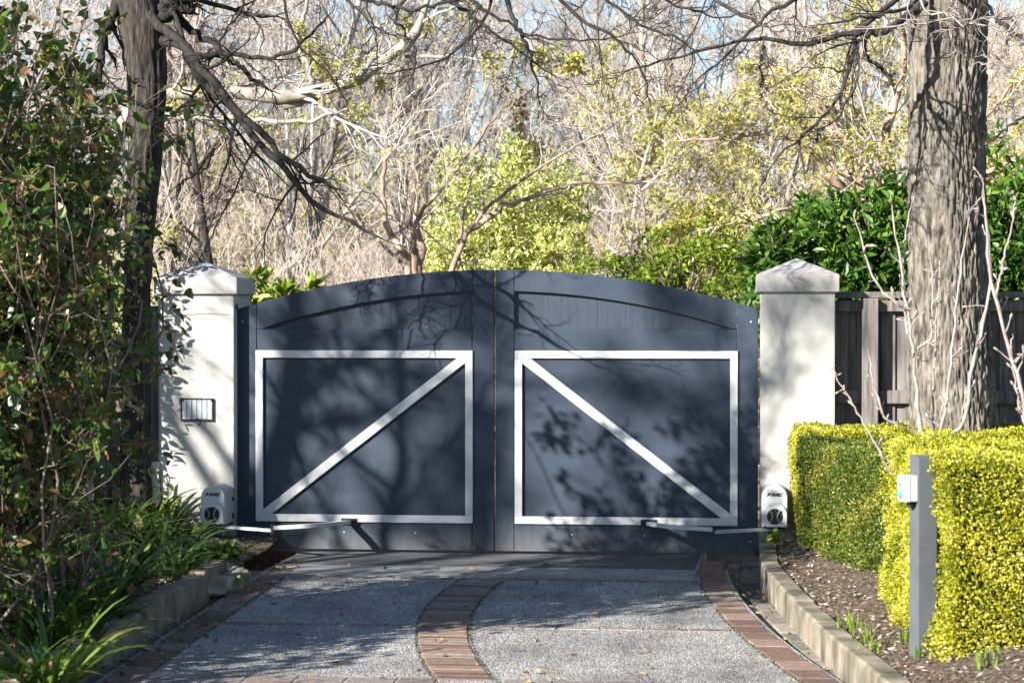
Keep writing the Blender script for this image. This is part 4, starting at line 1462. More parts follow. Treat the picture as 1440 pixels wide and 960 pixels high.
# left tree: dark trunk and sweeping limbs over the gate
tl = at(196, 600, -0.12)
t = thing('bare_tree', 'dark trunked bare tree left of the gate, long dark limbs sweeping down over it', 'tree', (tl[0], tl[1], 0))
ln = [at(193, 800, -0.03), at(191, 600, -0.03), at(193, 400, -0.03), at(202, 250, -0.06), at(207, 130, -0.12), at(200, 40, -0.13), at(185, -60, -0.15), at(178, -260, -0.2)]
trunk_mesh('trunk', ln, [.13, .105, .098, .12, .135, .16, .15, .12], M['bark_shade'], t, S=64, K=220, furrow=.022, seed=5)
spec = [([(205, 60, .35), (250, 65, .1), (275, 110, -.1), (330, 170, -.3), (380, 230, -.5), (430, 280, -.6), (500, 320, -.7), (560, 345, -.8)], .044, .008),
        ([(195, -10, .35), (225, 35, .1), (262, 75, -.15), (320, 140, -.4), (390, 205, -.5), (450, 250, -.6), (488, 270, -.65)], .042, .012),
        ([(240, 15, .3), (275, 45, .2), (320, 75, .0), (350, 108, -.1), (395, 133, -.2)], .035, .010),
        ([(262, 78, -.15), (320, 78, -.3), (395, 80, -.5), (440, 48, -.7), (470, 15, -.8)], .020, .008),
        ([(200, 60, .35), (225, 15, .2), (262, -15, .0), (330, -50, -.3), (480, -60, -.8), (640, -55, -1.2)], .06, .03),
        ([(230, 25, .2), (255, 5, .1), (275, 8, .0)], .05, .04),
        ([(190, -40, .35), (160, 20, .2), (150, 80, .1), (142, 120, .0)], .05, .02),
        ([(480, -10, -.9), (540, 8, -1.0), (600, 12, -1.1), (690, -15, -1.3)], .016, .008),
        ([(690, -60, -1.2), (712, 20, -1.25), (728, 55, -1.3), (745, 90, -1.3), (758, 150, -1.3)], .020, .006),
        ([(560, -40, -1.0), (640, 5, -1.1), (690, 40, -1.2), (740, 80, -1.3), (800, 118, -1.3)], .018, .004),
        ([(760, -60, -1.3), (800, 10, -1.3), (860, 50, -1.4), (900, 100, -1.4), (915, 160, -1.4)], .017, .004),
        ([(600, -30, -.6), (560, 20, -.6), (590, 70, -.7), (570, 130, -.7)], .014, .004),
        ([(300, 210, -.4), (290, 230, -.5), (262, 250, -.6), (235, 268, -.6)], .012, .004),
        ([(360, 205, -.4), (345, 240, -.6), (300, 330, -.7), (270, 380, -.7)], .010, .003),
        ([(640, -60, -1.5), (665, 0, -1.5), (705, 30, -1.5), (760, 55, -1.5), (830, 60, -1.6), (900, 45, -1.6)], .014, .004),
        ([(820, -60, -1.6), (850, -5, -1.6), (905, 40, -1.7), (960, 60, -1.7), (1000, 100, -1.7)], .013, .004),
        ([(520, -60, -1.2), (515, 10, -1.2), (530, 60, -1.2), (528, 130, -1.2)], .009, .003),
        ([(700, -50, -1.0), (680, 30, -1.0), (630, 80, -1.0), (560, 100, -1.0), (480, 110, -.9)], .012, .004),
        ([(900, -60, -1.4), (930, 0, -1.4), (1000, 25, -1.4), (1060, 20, -1.5)], .012, .004),
        ([(420, -60, -.9), (400, 0, -.9), (420, 60, -.9), (470, 110, -.9), (500, 170, -.9)], .012, .004),
        ([(330, -60, -.6), (340, 10, -.6), (310, 60, -.6), (320, 120, -.6)], .012, .004)]
spec = [([(a_, b_, c_ - .42) for a_, b_, c_ in p_], q_, w_) for p_, q_, w_ in spec]
P, Rr = limbs_from(spec)
tb = Tubes().add(P, Rr, 10)
tb.build('limbs', M['bark_unlit'], t)
tw = Tubes()
P1, R1 = grow(P, Rr, 8, (.16, .42), (.5, 1.2), 8, (.25, 1), .26, -.06, .45, .0035)
tw.add(P1, R1, 5)
P2, R2 = grow(P1, R1, 7, (.3, .7), (.4, 1.1), 6, (.15, 1), .3, -.05, .6, .0024)
tw.add(P2, R2, 4)
P3, R3 = grow(P2[::1], R2[::1], 3, (.3, .7), (.4, 1.0), 5, (.2, 1), .3, -.03, .7, .0017)
tw.add(P3, R3, 3)
tw.build('twigs', M['twig_dark'], t)

# right tree: big furrowed trunk
tr = at(1335, 600, -0.33)
t = thing('bare_tree', 'massive furrowed grey trunk right of the gate, bare branches spreading overhead', 'tree', (tr[0], tr[1], 0))
ln = [at(1345, 760, -0.33), at(1341, 600, -.33), at(1337, 480, -.33), at(1333, 320, -.33), at(1331, 180, -.33), at(1332, 60, -.33), at(1335, -60, -.33), at(1340, -260, -.33)]
trunk_mesh('trunk', ln, [.32, .280, .265, .256, .252, .246, .242, .23], M['bark_oak'], t, S=190, K=430, furrow=.034, seed=2, fscale=(24, 3.6))
spec = [([(1300, 5, -.6), (1250, 38, -.9), (1200, 45, -1.0), (1120, 60, -1.1), (1050, 55, -1.2), (980, 75, -1.3), (900, 92, -1.4), (850, 106, -1.4)], .028, .004),
        ([(1300, -30, -.6), (1205, 40, -1.0), (1195, 75, -1.0), (1170, 140, -1.1), (1130, 185, -1.15), (1080, 235, -1.2), (1057, 290, -1.2)], .020, .004),
        ([(1215, 55, -1.0), (1225, 85, -1.0), (1245, 105, -1.0), (1257, 128, -1.0)], .016, .008),
        ([(1205, 60, -1.0), (1200, 110, -1.05), (1172, 165, -1.1), (1120, 200, -1.15)], .012, .004),
        ([(1320, -60, -.5), (1180, -20, -.9), (1080, 20, -1.1), (1020, 80, -1.2), (960, 130, -1.3)], .024, .004),
        ([(1320, -80, -.5), (1100, -40, -.9), (1000, -10, -1.1), (1060, 30, -1.2), (1095, 50, -1.2)], .022, .008),
        ([(1380, -40, -.6), (1400, 20, -.8), (1445, 60, -1.0)], .022, .008),
        ([(1470, 140, -.8), (1420, 180, -.9), (1388, 208, -.9)], .012, .005),
        ([(1075, 65, -1.1), (1070, 95, -1.15), (1078, 130, -1.2)], .008, .004),
        ([(1360, -60, -.6), (1300, -5, -1.2), (1260, 15, -1.5), (1200, 30, -1.7), (1130, 38, -1.8)], .018, .005),
        ([(1300, -50, -.6), (1340, 5, -1.4), (1345, 50, -1.6), (1338, 80, -1.6)], .012, .004)]
P, Rr = limbs_from(spec)
Tubes().add(P, Rr, 10).build('limbs', M['bark_dark'], t)
tw = Tubes()
P1, R1 = grow(P, Rr, 8, (.16, .40), (.5, 1.2), 8, (.2, 1), .26, -.02, .45, .0035)
tw.add(P1, R1, 5)
P2, R2 = grow(P1, R1, 7, (.3, .7), (.4, 1.1), 6, (.15, 1), .3, -.02, .6, .0024)
tw.add(P2, R2, 4)
P3, R3 = grow(P2, R2, 3, (.3, .7), (.4, 1.0), 5, (.2, 1), .3, .0, .7, .0017)
tw.add(P3, R3, 3)
tw.build('twigs', M['twig_dark'], t)
# pale sunlit spray crossing the trunk
spec = [([(1250, -40, -1.6), (1300, 10, -1.7), (1350, 18, -1.8), (1420, 40, -1.9), (1470, 60, -1.9)], .011, .004),
        ([(1500, -20, -1.8), (1430, 20, -1.9), (1380, 15, -1.9), (1300, 25, -1.9), (1180, 38, -1.9), (1080, 45, -1.9)], .010, .003),
        ([(1480, 30, -1.8), (1420, 55, -1.9), (1390, 75, -1.9), (1378, 100, -1.9)], .008, .003),
        ([(1340, -30, -1.8), (1345, 30, -1.9), (1340, 80, -1.9)], .007, .003)]
P, Rr = limbs_from(spec, kink=3.2)
Rr *= .8
tw = Tubes().add(P, Rr, 6)
P1, R1 = grow(P, Rr, 11, (.12, .3), (.5, 1.2), 6, (.05, 1), .3, 0, .6, .003)
tw.add(P1, R1, 4)
P2, R2 = grow(P1, R1, 4, (.3, .6), (.4, 1.1), 5, (.15, 1), .3, 0, .6, .0022)
tw.add(P2, R2, 3)
tw.build('sunlit_spray', M['shoot'], t)


def designed_tree(name, label, base, spec, bark, twig, leaf=None, nl=2, n1=7, n2=6, n3=4, lsz=.05, l1=(.25, .5), up=.06, S=9, group=None):
    t = thing(name, label, 'tree', (base[0], base[1], 0), group)
    P, Rr = limbs_from(spec)
    Tubes().add(P, Rr, S).build('limbs', bark, t)
    tw = Tubes()
    P1, R1 = grow(P, Rr, n1, l1, (.4, 1.0), 8, (.25, 1), .2, up, .3, .006)
    tw.add(P1, R1, 5)
    P2, R2 = grow(P1, R1, n2, (.3, .65), (.4, 1.0), 6, (.15, 1), .2, up, .55, .004)
    tw.add(P2, R2, 4)
    P3, R3 = grow(P2, R2, n3, (.35, .7), (.4, .9), 5, (.2, 1), .2, up, .6, .003)
    tw.add(P3, R3, 3)
    tw.build('twigs', twig, t)
    if leaf is not None:
        b, ax, nr = leaves_along(P3, nl)
        S_ = rng.uniform(.7, 1.2, len(b)) * lsz
        leaves_obj('leaves', b, ax, nr, S_, S_ * .5, leaf, t, fine=False)
    return t


# twisted bare tree in the middle behind the gate
designed_tree('bare_tree', 'twisted bare tree with brown stems behind the top of the left leaf', at(580, 500, 5.0),
              [([(578, 520, 5.0), (572, 380, 5.0), (545, 320, 5.0), (540, 250, 5.0), (548, 200, 5.1), (520, 150, 5.2)], .045, .009),
               ([(585, 520, 5.0), (590, 350, 5.1), (588, 300, 5.2), (590, 250, 5.2), (560, 210, 5.3)], .042, .009),
               ([(582, 520, 5.0), (588, 385, 4.9), (585, 320, 4.8), (625, 265, 4.7), (670, 200, 4.7), (712, 145, 4.8)], .038, .008),
               ([(600, 500, 4.8), (640, 375, 4.6), (665, 320, 4.5), (700, 275, 4.4), (780, 220, 4.3), (860, 180, 4.4)], .034, .007),
               ([(665, 320, 4.5), (720, 290, 4.4), (800, 265, 4.3), (870, 262, 4.3), (930, 255, 4.3)], .03, .006),
               ([(645, 370, 4.6), (648, 330, 4.6), (662, 250, 4.7), (655, 235, 4.7)], .022, .008)],
              M['bark_red'], M['twig_pale'], M['lf_gold'], 1, 7, 5, 3)
# pale spreading limb from behind the left trunk
designed_tree('bare_tree', 'pale barked tree behind the left trunk, one thick sunlit limb reaching right', at(150, 500, 3.2),
              [([(120, 620, 3.2), (130, 350, 3.2), (160, 200, 3.2), (210, 145, 3.2), (290, 132, 3.2), (390, 135, 3.1), (470, 128, 3.0), (540, 90, 2.9), (585, 45, 2.8), (605, -20, 2.8)], .085, .045),
               ([(400, 150, 3.1), (440, 138, 3.1), (500, 100, 3.1), (560, 80, 3.1), (600, 30, 3.2)], .035, .012),
               ([(210, 145, 3.2), (230, 165, 3.1), (330, 168, 3.0), (420, 175, 2.9), (500, 150, 2.8)], .04, .012),
               ([(570, 80, 2.9), (640, 78, 2.7), (720, 80, 2.6), (800, 85, 2.6)], .018, .005),
               ([(440, 138, 3.1), (438, 100, 3.1), (420, 40, 3.1), (450, -30, 3.1)], .03, .015)],
              M['bark_pale'], M['twig_grey'], M['lf_gold'], 2, 8, 7, 5, l1=(.14, .3))
# golden leaved tree on the right with peeling reddish stems
designed_tree('golden_tree', 'peeling red stemmed tree with sparse golden leaves between the gate and big trunk', at(1230, 500, 4.6),
              [([(1238, 520, 4.6), (1235, 300, 4.6), (1205, 255, 4.6), (1178, 190, 4.7), (1150, 140, 4.8), (1075, 80, 4.9)], .085, .014),
               ([(1240, 520, 4.6), (1246, 300, 4.5), (1246, 235, 4.5), (1244, 180, 4.5), (1270, 90, 4.6), (1262, 0, 4.6)], .085, .02),
               ([(1232, 320, 4.6), (1245, 260, 4.4), (1212, 225, 4.3), (1172, 172, 4.2), (1120, 130, 4.1)], .04, .010),
               ([(1225, 310, 4.6), (1178, 268, 4.4), (1140, 215, 4.2), (1090, 190, 4.1), (1010, 195, 4.0), (930, 200, 4.0)], .05, .010),
               ([(1230, 300, 4.6), (1185, 275, 4.3), (1165, 275, 4.1), (1110, 288, 3.9), (1040, 310, 3.9), (1000, 320, 3.9)], .035, .006),
               ([(1225, 320, 4.6), (1175, 250, 4.8), (1178, 205, 5.0), (1190, 100, 5.1), (1210, 20, 5.2)], .05, .012),
               ([(1250, 290, 4.5), (1300, 220, 4.5), (1390, 160, 4.6), (1440, 90, 4.7)], .04, .01),
               ([(1250, 290, 4.5), (1330, 270, 4.3), (1410, 230, 4.3), (1460, 200, 4.3)], .035, .01)],
              M['bark_red'], M['twig_pale'], M['lf_gold'], 3, 9, 8, 5, lsz=.05)


# generic bare trees for the wood: a few moulds, copied
def wood_tree(label, height, seed, bark, twig, trunk_r=.075, leaf=None, spread=(.45, .95), up=.10, n=(17, 10, 9, 5), group='bare trees of the wood', name='bare_tree', low=.22, rt=.005):
    g = np.random.default_rng(seed)
    t = thing(name, label, 'tree', (0, 0, 0), group)
    K = 12
    P = np.zeros((1, K, 3))
    P[0, :, 2] = np.linspace(-.4, height * .8, K)
    P[0, :, :2] = np.cumsum(g.normal(size=(K, 2)) * height * .012, 0)
    Rr = np.linspace(trunk_r, trunk_r * .22, K)[None]
    tb = Tubes().add(P, Rr, 10)
    P1, R1 = grow(P, Rr, n[0], (.28, .52), spread, 10, (low, 1), .10, up, .46, .012, g=g)
    tb.add(P1, R1, 6)
    tb.build('trunk', bark, t)
    tw = Tubes()
    P2, R2 = grow(P1, R1, n[1], (.28, .55), (.4, 1.0), 7, (.15, 1), .14, up, .5, .008, g=g)
    tw.add(P2, R2, 4)
    P3, R3 = grow(P2, R2, n[2], (.3, .6), (.4, 1.0), 6, (.15, 1), .18, up, .5, rt, g=g)
    tw.add(P3, R3, 3)
    P4, R4 = grow(P3, R3, n[3], (.35, .65), (.35, .9), 4, (.2, 1), .2, up, .6, rt * .75, g=g)
    tw.add(P4, R4, 3)
    tw.build('twigs', twig, t)
    if leaf is not None:
        b, ax, nr = leaves_along(P4, 2, g=g)
        S_ = g.uniform(.7, 1.2, len(b)) * .075
        leaves_obj('leaves', b, ax, nr, S_, S_ * .5, leaf, t, fine=False, g=g)
    return t


WL = 'bare winter tree with fine pale twigs in the wood beyond the gate'
WG = 'bare tree with a few last yellow green leaves in the wood beyond the gate'
moulds = [wood_tree(WL, 9.5, 101, M['bark_pale'], M['twig_pale']),
          wood_tree(WL, 8.5, 102, M['bark_trunk'], M['twig_pink'], spread=(.5, 1.1)),
          wood_tree(WL, 10.5, 103, M['bark_pale'], M['twig_grey'], up=.14),
          wood_tree(WL, 7.5, 104, M['bark_pale'], M['twig_pink'], spread=(.6, 1.2), low=.12),
          wood_tree(WG, 7.5, 105, M['bark_pale'], M['twig_pale'], leaf=M['lf_gold'], spread=(.6, 1.2), low=.12, n=(16, 9, 8, 4), group='thinly leaved trees of the wood')]
used = set()
g = np.random.default_rng(77)
placed = []


def put(mould_i, px, d, rz=None, s=1.0):
    q = CAM + ray(px, 440) * d
    m_ = moulds[mould_i]
    o = m_ if mould_i not in used else copy_tree(m_)
    used.add(mould_i)
    o.location = (q[0], q[1], float(hill_z(q[0], q[1])))
    o.rotation_euler = (0, 0, rz if rz is not None else g.uniform(0, 6.28))
    o.scale = (s, s, s)
    return o


k = 0
for d, n_, px0, px1 in ((27, 7, -60, 1500), (34, 8, -60, 1500), (43, 9, -80, 1520), (54, 10, -80, 1520), (68, 12, -80, 1520), (86, 14, -80, 1520)):
    for i in range(n_):
        px = px0 + (px1 - px0) * (i + .5) / n_ + g.uniform(-60, 60)
        if d < 30 and 560 < px < 860:
            continue
        put(k % 4, px, d * g.uniform(.92, 1.08), None, g.uniform(.85, 1.2))
        k += 1

for px, d in ((930, 25), (1010, 30), (290, 34), (1150, 28), (1390, 26), (480, 42)):
    put(4, px, d, None, g.uniform(.75, 1.05))

# brushwood of the far wood floor, one mass
g2 = np.random.default_rng(5)
n_ = 3600
px = g2.uniform(-120, 1560, n_)
dd = g2.uniform(24, 85, n_)
B = np.array([CAM + ray(a, 440) * b for a, b in zip(px, dd)])
B[:, 2] = hill_z(B[:, 0], B[:, 1])
P = np.empty((n_, 6, 3))
P[:, 0] = B
dv = unit(g2.normal(size=(n_, 3)) * .45 + [0, 0, 1])
for k in range(1, 6):
    dv = unit(dv + g2.normal(size=(n_, 3)) * .15)
    P[:, k] = P[:, k - 1] + dv * g2.uniform(.25, .85, n_)[:, None]
Rr = np.tile(np.linspace(.014, .005, 6), (n_, 1))
tw = Tubes().add(P, Rr, 3)
P1, R1 = grow(P, Rr, 9, (.3, .6), (.3, .9), 5, (.1, 1), .2, .1, .6, .005, g=g2)
tw.add(P1, R1, 3)
P2, R2 = grow(P1, R1, 4, (.3, .6), (.3, .9), 4, (.1, 1), .2, .1, .6, .004, g=g2)
tw.add(P2, R2, 3)
tag(tw.build('brushwood', M['twig_pink']), kind='stuff')

# single trunks that can be told apart beyond the left leaf
for (px, d, wpx, top, m_, lab, nm) in [
        (322, 24, 18, 3.2, M['bark_dark'], 'dark slender trunk rising just behind the left pillar cap', 'slender_tree'),
        (352, 36, 7, 4.5, M['bark_white'], 'thin white trunk between the dark slender one and two pale trunks', 'slender_tree'),
        (412, 33, 10, 4.6, M['bark_white'], 'white trunk left of its twin beyond the left leaf', 'slender_tree'),
        (430, 34, 9, 4.6, M['bark_white'], 'white trunk right of its twin beyond the left leaf', 'slender_tree'),
        (255, 30, 12, 4.4, M['bark_dark'], 'dark trunk glimpsed left of the left pillar cap', 'slender_tree'),
        (905, 40, 9, 6.0, M['bark_white'], 'pale leaning trunk beyond the right leaf', 'slender_tree'),
        (1090, 38, 10, 6.0, M['bark_white'], 'pale trunk seen through the golden leaves', 'slender_tree')]:
    q = CAM + ray(px, 440) * d
    z = float(hill_z(q[0], q[1]))
    t = thing(nm, lab, 'tree', (q[0], q[1], z))
    r = wpx / FPX * d / 2
    lean = rng.normal() * .12
    ln = smooth_line([(q[0], q[1], z - .3), (q[0] + lean * .4, q[1], z + 1.6), (q[0] + lean, q[1], z + top * .8), (q[0] + lean * 2, q[1], z + top * 1.4)], 14)
    Rr = np.linspace(r, r * .4, 14)[None]
    Tubes().add(ln, Rr[0], 10).build('trunk', m_, t)
    P1, R1 = grow(ln[None], Rr, 12, (.2, .45), (.4, .9), 7, (.3, 1), .12, .12, .4, .008)
    tw = Tubes().add(P1, R1, 4)
    P2, R2 = grow(P1, R1, 7, (.3, .6), (.4, .9), 5, (.1, 1), .16, .1, .5, .005)
    tw.add(P2, R2, 3)
    tw.build('twigs', M['twig_grey'] if m_ is M['bark_white'] else M['twig_dark'], t)

# brown ivy-clad cypress in the middle distance
c = CAM + ray(738, 300) * 36
leafy('russet_conifer', 'brownish narrow crowned conifer above the variegated shrub', 'tree', (c[0], c[1], 3.4), (.62, .6, 1.75), 5200, .10, .045, M['lf_brown'], M['twig_brown'], fine=False, seed=61, shell=.15, lump=.2)
c = CAM + ray(818, 250) * 44
leafy('dark_conifer', 'small dark green conifer right of the brownish one', 'tree', (c[0], c[1], 4.2), (.55, .5, 1.0), 1800, .10, .045, M['lf_laurel'], M['twig_brown'], fine=False, seed=62, shell=.15)

# golden undergrowth left beyond the gate
for i, (px, d, h, lab) in enumerate([(250, 21, .9, 'golden leaved low shrub left of the left pillar cap'), (500, 24, .7, 'golden leaved low shrub beyond the left leaf'), (1000, 22, 1.0, 'golden leaved shrub beyond the right leaf'), (930, 27, .9, 'thin golden shrub left of the taller golden one')]):
    q = CAM + ray(px, 440) * d
    leafy('golden_shrub', lab, 'shrub', (q[0], q[1], h + .55), (.8, .7, h), 1500, .06, .03, M['lf_gold'], M['twig_pale'], fine=False, seed=70 + i, shell=.2, lump=.35)

# ------------------------------------------------------------------ left tangled hedge in front
def tangle(name, label, x0, x1, y0, y1, zt, nst, nl, seed, n1=9, n2=6, dens=1.0, leafL=.06, group=None, xmax=9, zlow=0):
    g = np.random.default_rng(seed)
    t = thing(name, label, 'hedge', ((x0 + x1) / 2, (y0 + y1) / 2, 0.1), group)
    P = np.empty((nst, 12, 3))
    P[:, 0] = np.stack([g.uniform(x0, x1, nst), g.uniform(y0, y1, nst), np.full(nst, .05)], 1)
    d = unit(g.normal(size=(nst, 3)) * .28 + [0, 0, 1])
    step = g.uniform(.65, 1.05, nst) * zt / 11
    cen = np.array([(x0 + x1) / 2, (y0 + y1) / 2, 0])
    for k in range(1, 12):
        pull = (cen - P[:, k - 1]) * [.16, .12, 0]
        d = unit(d + g.normal(size=(nst, 3)) * .22 + [0, 0, .12] + pull)
        P[:, k] = P[:, k - 1] + d * step[:, None]
    def keep(a, soft=.07):
        return a[:, :, 0].max(1) < xmax + g.normal(size=len(a)) * soft
    P = P[keep(P, .03)]
    nst = len(P)
    Rr = g.uniform(.006, .017, nst)[:, None] * np.linspace(1, .3, 12)
    tb = Tubes().add(P, Rr, 6)
    tb.build('stems', M['twig_brown'], t)
    P1, R1 = grow(P, Rr, n1, (.12, .30), (.5, 1.4), 7, (.1, 1), .3, .02, .5, .003, g=g)
    q = keep(P1) & (P1[:, :, 2].min(1) > zlow * .55)
    P1, R1 = P1[q], R1[q]
    tw = Tubes().add(P1, R1, 4)
    P2, R2 = grow(P1, R1, n2, (.3, .7), (.4, 1.2), 5, (.1, 1), .3, .0, .6, .002, g=g)
    q = keep(P2)
    P2, R2 = P2[q], R2[q]
    tw.add(P2, R2, 3)
    tw.build('twigs', M['twig_brown'], t)
    pick = g.integers(0, len(P2), nl)
    b, ax, nr = leaves_along(P2[pick], 1, g=g)
    q = b[:, 2] > zlow + g.normal(size=len(b)) * .22
    b, ax, nr = b[q], ax[q], nr[q]
    S_ = g.uniform(.55, 1.2, len(b)) * leafL
    leaves_obj('leaves', b, ax, nr, S_, S_ * .58, M['lf_bush'], t, fine=True, g=g, fold=.2, droop=.15)
    return t


tangle('tangled_hedge', 'tall tangled hedge of brown stems and glossy leaves filling the left foreground', -2.9, -1.65, -5.1, -4.0, 3.5, 120, 29000, 201, n1=12, n2=6, xmax=-1.30, leafL=.066, zlow=.5)

tangle('tangled_hedge', 'added unseen low tangled hedge at the left driveway edge, casting streaks of shade', -3.2, -2.35, -7.4, -6.1, 2.0, 30, 2600, 203, n1=9, n2=5, leafL=.06, xmax=-2.1)  # out of view, added to streak the near driveway with shade

# bare trees left of the drive towards the street (they throw the dappled shade)
SH = 'tall bare tree standing left of the driveway towards the street'
sh1 = wood_tree(SH, 9.0, 301, M['bark_trunk'], M['twig_brown'], .27, spread=(.5, 1.1), n=(14, 8, 3, 2), group='trees left of the driveway', low=.25)
sh1.location = (-8.7, -7.4, 0)
sh2 = wood_tree('slender bare tree standing at the left edge of the driveway, nearest the gate', 7.2, 311, M['bark_trunk'], M['twig_brown'], .085, spread=(.5, 1.15), n=(17, 9, 4, 2), group='trees left of the driveway', low=.22)
sh2.location = (-6.0, -5.7, 0)
c5 = copy_tree(sh2)
c5['label'] = 'slender bare tree standing at the left edge of the driveway, further from the gate'
c5.location = (-4.6, -6.9, 0)
c5.rotation_euler = (0, 0, 2.4)
c5.scale = (.95,) * 3
# added unseen evergreen: clumps placed for the broad soft shade on the gate
eb = np.array([-14.0, -15.2, 0.0])
t = thing('added_shade_tree', 'added unseen evergreen far left of the driveway, clumps placed to shade the gate', 'tree', tuple(eb))
g3 = np.random.default_rng(8)
hub = eb + [0, 0, 7.6]
tb = Tubes().add(smooth_line([eb - [0, 0, .3], eb + [.1, .1, 3], hub, hub + [.2, .1, 2.6]], 14), np.linspace(.2, .05, 14), 10)
LB, LA, LN = [], [], []
for gx_, gz_, rr, n_ in ((-.50, .95, .38, 120), (-.75, .35, .30, 75), (-.35, .5, .3, 80), (1.28, 1.0, .30, 70), (.62, 1.28, .22, 50), (-1.45, 1.62, .24, 60), (1.05, 1.76, .26, 55), (1.40, .18, .22, 60), (2.0, 1.72, .28, 50), (-.4, 1.80, .30, 80), (.75, .12, .2, 50)):
    T_ = g3.uniform(14.2, 16.0)
    c_ = np.array([gx_ - .9 * T_, -T_, gz_ + .6 * T_])
    tb.add(smooth_line([hub + [0, 0, g3.uniform(-1, 1.6)], hub * .4 + c_ * .6 + [0, 0, -.25], c_], 10), np.linspace(.03, .012, 10), 6)
    o_ = unit(g3.normal(size=(n_, 3))) * (g3.uniform(0, 1, n_) ** .45)[:, None] * rr
    LB.append(c_ + o_)
    LA.append(unit(g3.normal(size=(n_, 3))))
    LN.append(unit(g3.normal(size=(n_, 3))))
tb.build('trunk', M['bark_trunk'], t)
LB = np.vstack(LB)
leaves_obj('leaves', LB, np.vstack(LA), np.vstack(LN), g3.uniform(.13, .22, len(LB)), .085, M['lf_laurel'], t, fine=False, g=g3)

# ------------------------------------------------------------------ strap-leaved plants of the left bed
def strap_mesh(seed, nb=44, L=(.32, .60), W=(.028, .048), droop=1.1):
    g = np.random.default_rng(seed)
    K = 8
    V, Q, T = [], [], []
    for i in range(nb):
        a = g.uniform(0, 2 * PI)
        el = g.uniform(.55, 1.35)
        l = g.uniform(*L)
        wd = g.uniform(*W)
        h = np.array([math.cos(a), math.sin(a), 0])
        p = h * g.uniform(0, .06)
        th = el
        rate = g.uniform(.35, 1.0) * droop * 1.7 / (K - 1)
        sd = np.array([-math.sin(a), math.cos(a), 0])
        tw_ = g.uniform(-.5, .5)
        o = len(V)
        for k in range(K):
            u = k / (K - 1)
            ww = wd * (1 - u ** 2.2) ** .7 * (.55 + .45 * min(1, u * 4)) + .001
            dirv = h * math.cos(th) + np.array([0, 0, math.sin(th)])
            up = np.cross(sd, dirv)
            s2 = sd * math.cos(tw_ * u) + up * math.sin(tw_ * u)
            V.append(p - s2 * ww / 2)
            V.append(p - up * ww * .16)
            V.append(p + s2 * ww / 2)
            p = p + dirv * l / (K - 1)
            th -= rate * (0.4 + 1.4 * u)
        t_ = g.uniform(0, .92) if g.uniform() > .07 else 1.0
        for k in range(K - 1):
            for j in (0, 1):
                Q.append((o + 3 * k + j, o + 3 * k + j + 1, o + 3 * k + 4 + j, o + 3 * k + 3 + j))
                T.append(t_)
    return V, Q, T


clumps = [strap_mesh(s) for s in (1, 2, 3)]
spots = [(60, 905, .12), (110, 905, .12), (20, 960, .12), (95, 850, .13), (150, 868, .13), (30, 820, .15), (120, 800, .15), (185, 815, .16), (165, 770, .17), (240, 800, .15),
         (80, 770, .18), (205, 770, .2), (250, 800, .16), (140, 735, .2), (195, 720, .22), (50, 740, .2), (10, 880, .12), (70, 965, .11), (40, 700, .22), (0, 770, .2), (225, 790, .16), (255, 775, .18), (100, 720, .2), (172, 745, .2), (130, 880, .12), (70, 800, .15), (215, 740, .2), (150, 700, .22), (185, 775, .18), (120, 760, .2), (235, 765, .2), (90, 700, .22), (160, 830, .14), (240, 735, .24)]
names = ['at the very front', 'over the edging blocks', 'in the front corner', 'in the shade of the hedge stems', 'behind the front edging block', 'under the tangled hedge', 'deep in the bed',
         'above the edging blocks', 'in the sun below the trunk', 'beside the low herb', 'under the brown stems', 'below the power box', 'below the left gate opener', 'at the foot of the trunk',
         'beside the grey fence end', 'low at the back of the bed', 'against the hedge stems', 'lowest at the driveway edge', 'touching the white pillar', 'at the far left back', 'behind the flat slab', 'next to the mossy boulder', 'half hidden under leafy stems', 'in front of the dark trunk', 'second from the driveway edge', 'in the middle of the dim bed', 'under the looped black lead', 'furthest back below the dim shrub', 'between the hedge stems and the kerb', 'behind the shaded blades', 'leaning toward the boulders', 'back left under the fence', 'in front of the second kerb block', 'close against the pillar base']
protos = [None, None, None]
for i, (px, py, z) in enumerate(spots):
    q = gnd(px, py, z)
    k = i % 3
    lab = 'clump of long arching strap leaves ' + names[i]
    if protos[k] is None:
        V, Q, T = clumps[k]
        o = arr_obj('strap_leaf_plant', V, Q, M['lf_strap'], tint=T, smooth=True)
        protos[k] = o
    else:
        o = protos[k].copy()
        COL.objects.link(o)
    z_ = float(bed_left_z(q[0], q[1]))
    o.location = (q[0], q[1], z_ - .02)
    o.rotation_euler = (0, 0, random.uniform(0, 6.28))
    s = random.uniform(.75, 1.05) * (0.8 if px > 170 else 1.0)
    o.scale = (s, s, s)
    tag(o, lab, 'plant', 'strap leaf plants in the left bed')

# low herb with round leaves and small weeds
def herb(name, label, px, py, z, rad, n, L, m, seed, zz=.10):
    g = np.random.default_rng(seed)
    q = gnd(px, py, z)
    P = np.stack([q[0] + g.normal(size=n) * rad * .5, q[1] + g.normal(size=n) * rad * .5, z + g.uniform(0.01, zz, n)], 1)
    ax = unit(g.normal(size=P.shape) * [1, 1, .35])
    nr = unit(g.normal(size=P.shape) * .35 + [0, 0, 1])
    S_ = g.uniform(.7, 1.2, n) * L
    return tag(leaves_obj(name, P, ax, nr, S_, S_ * .85, m, None, g=g, fold=.1), label, 'plant')


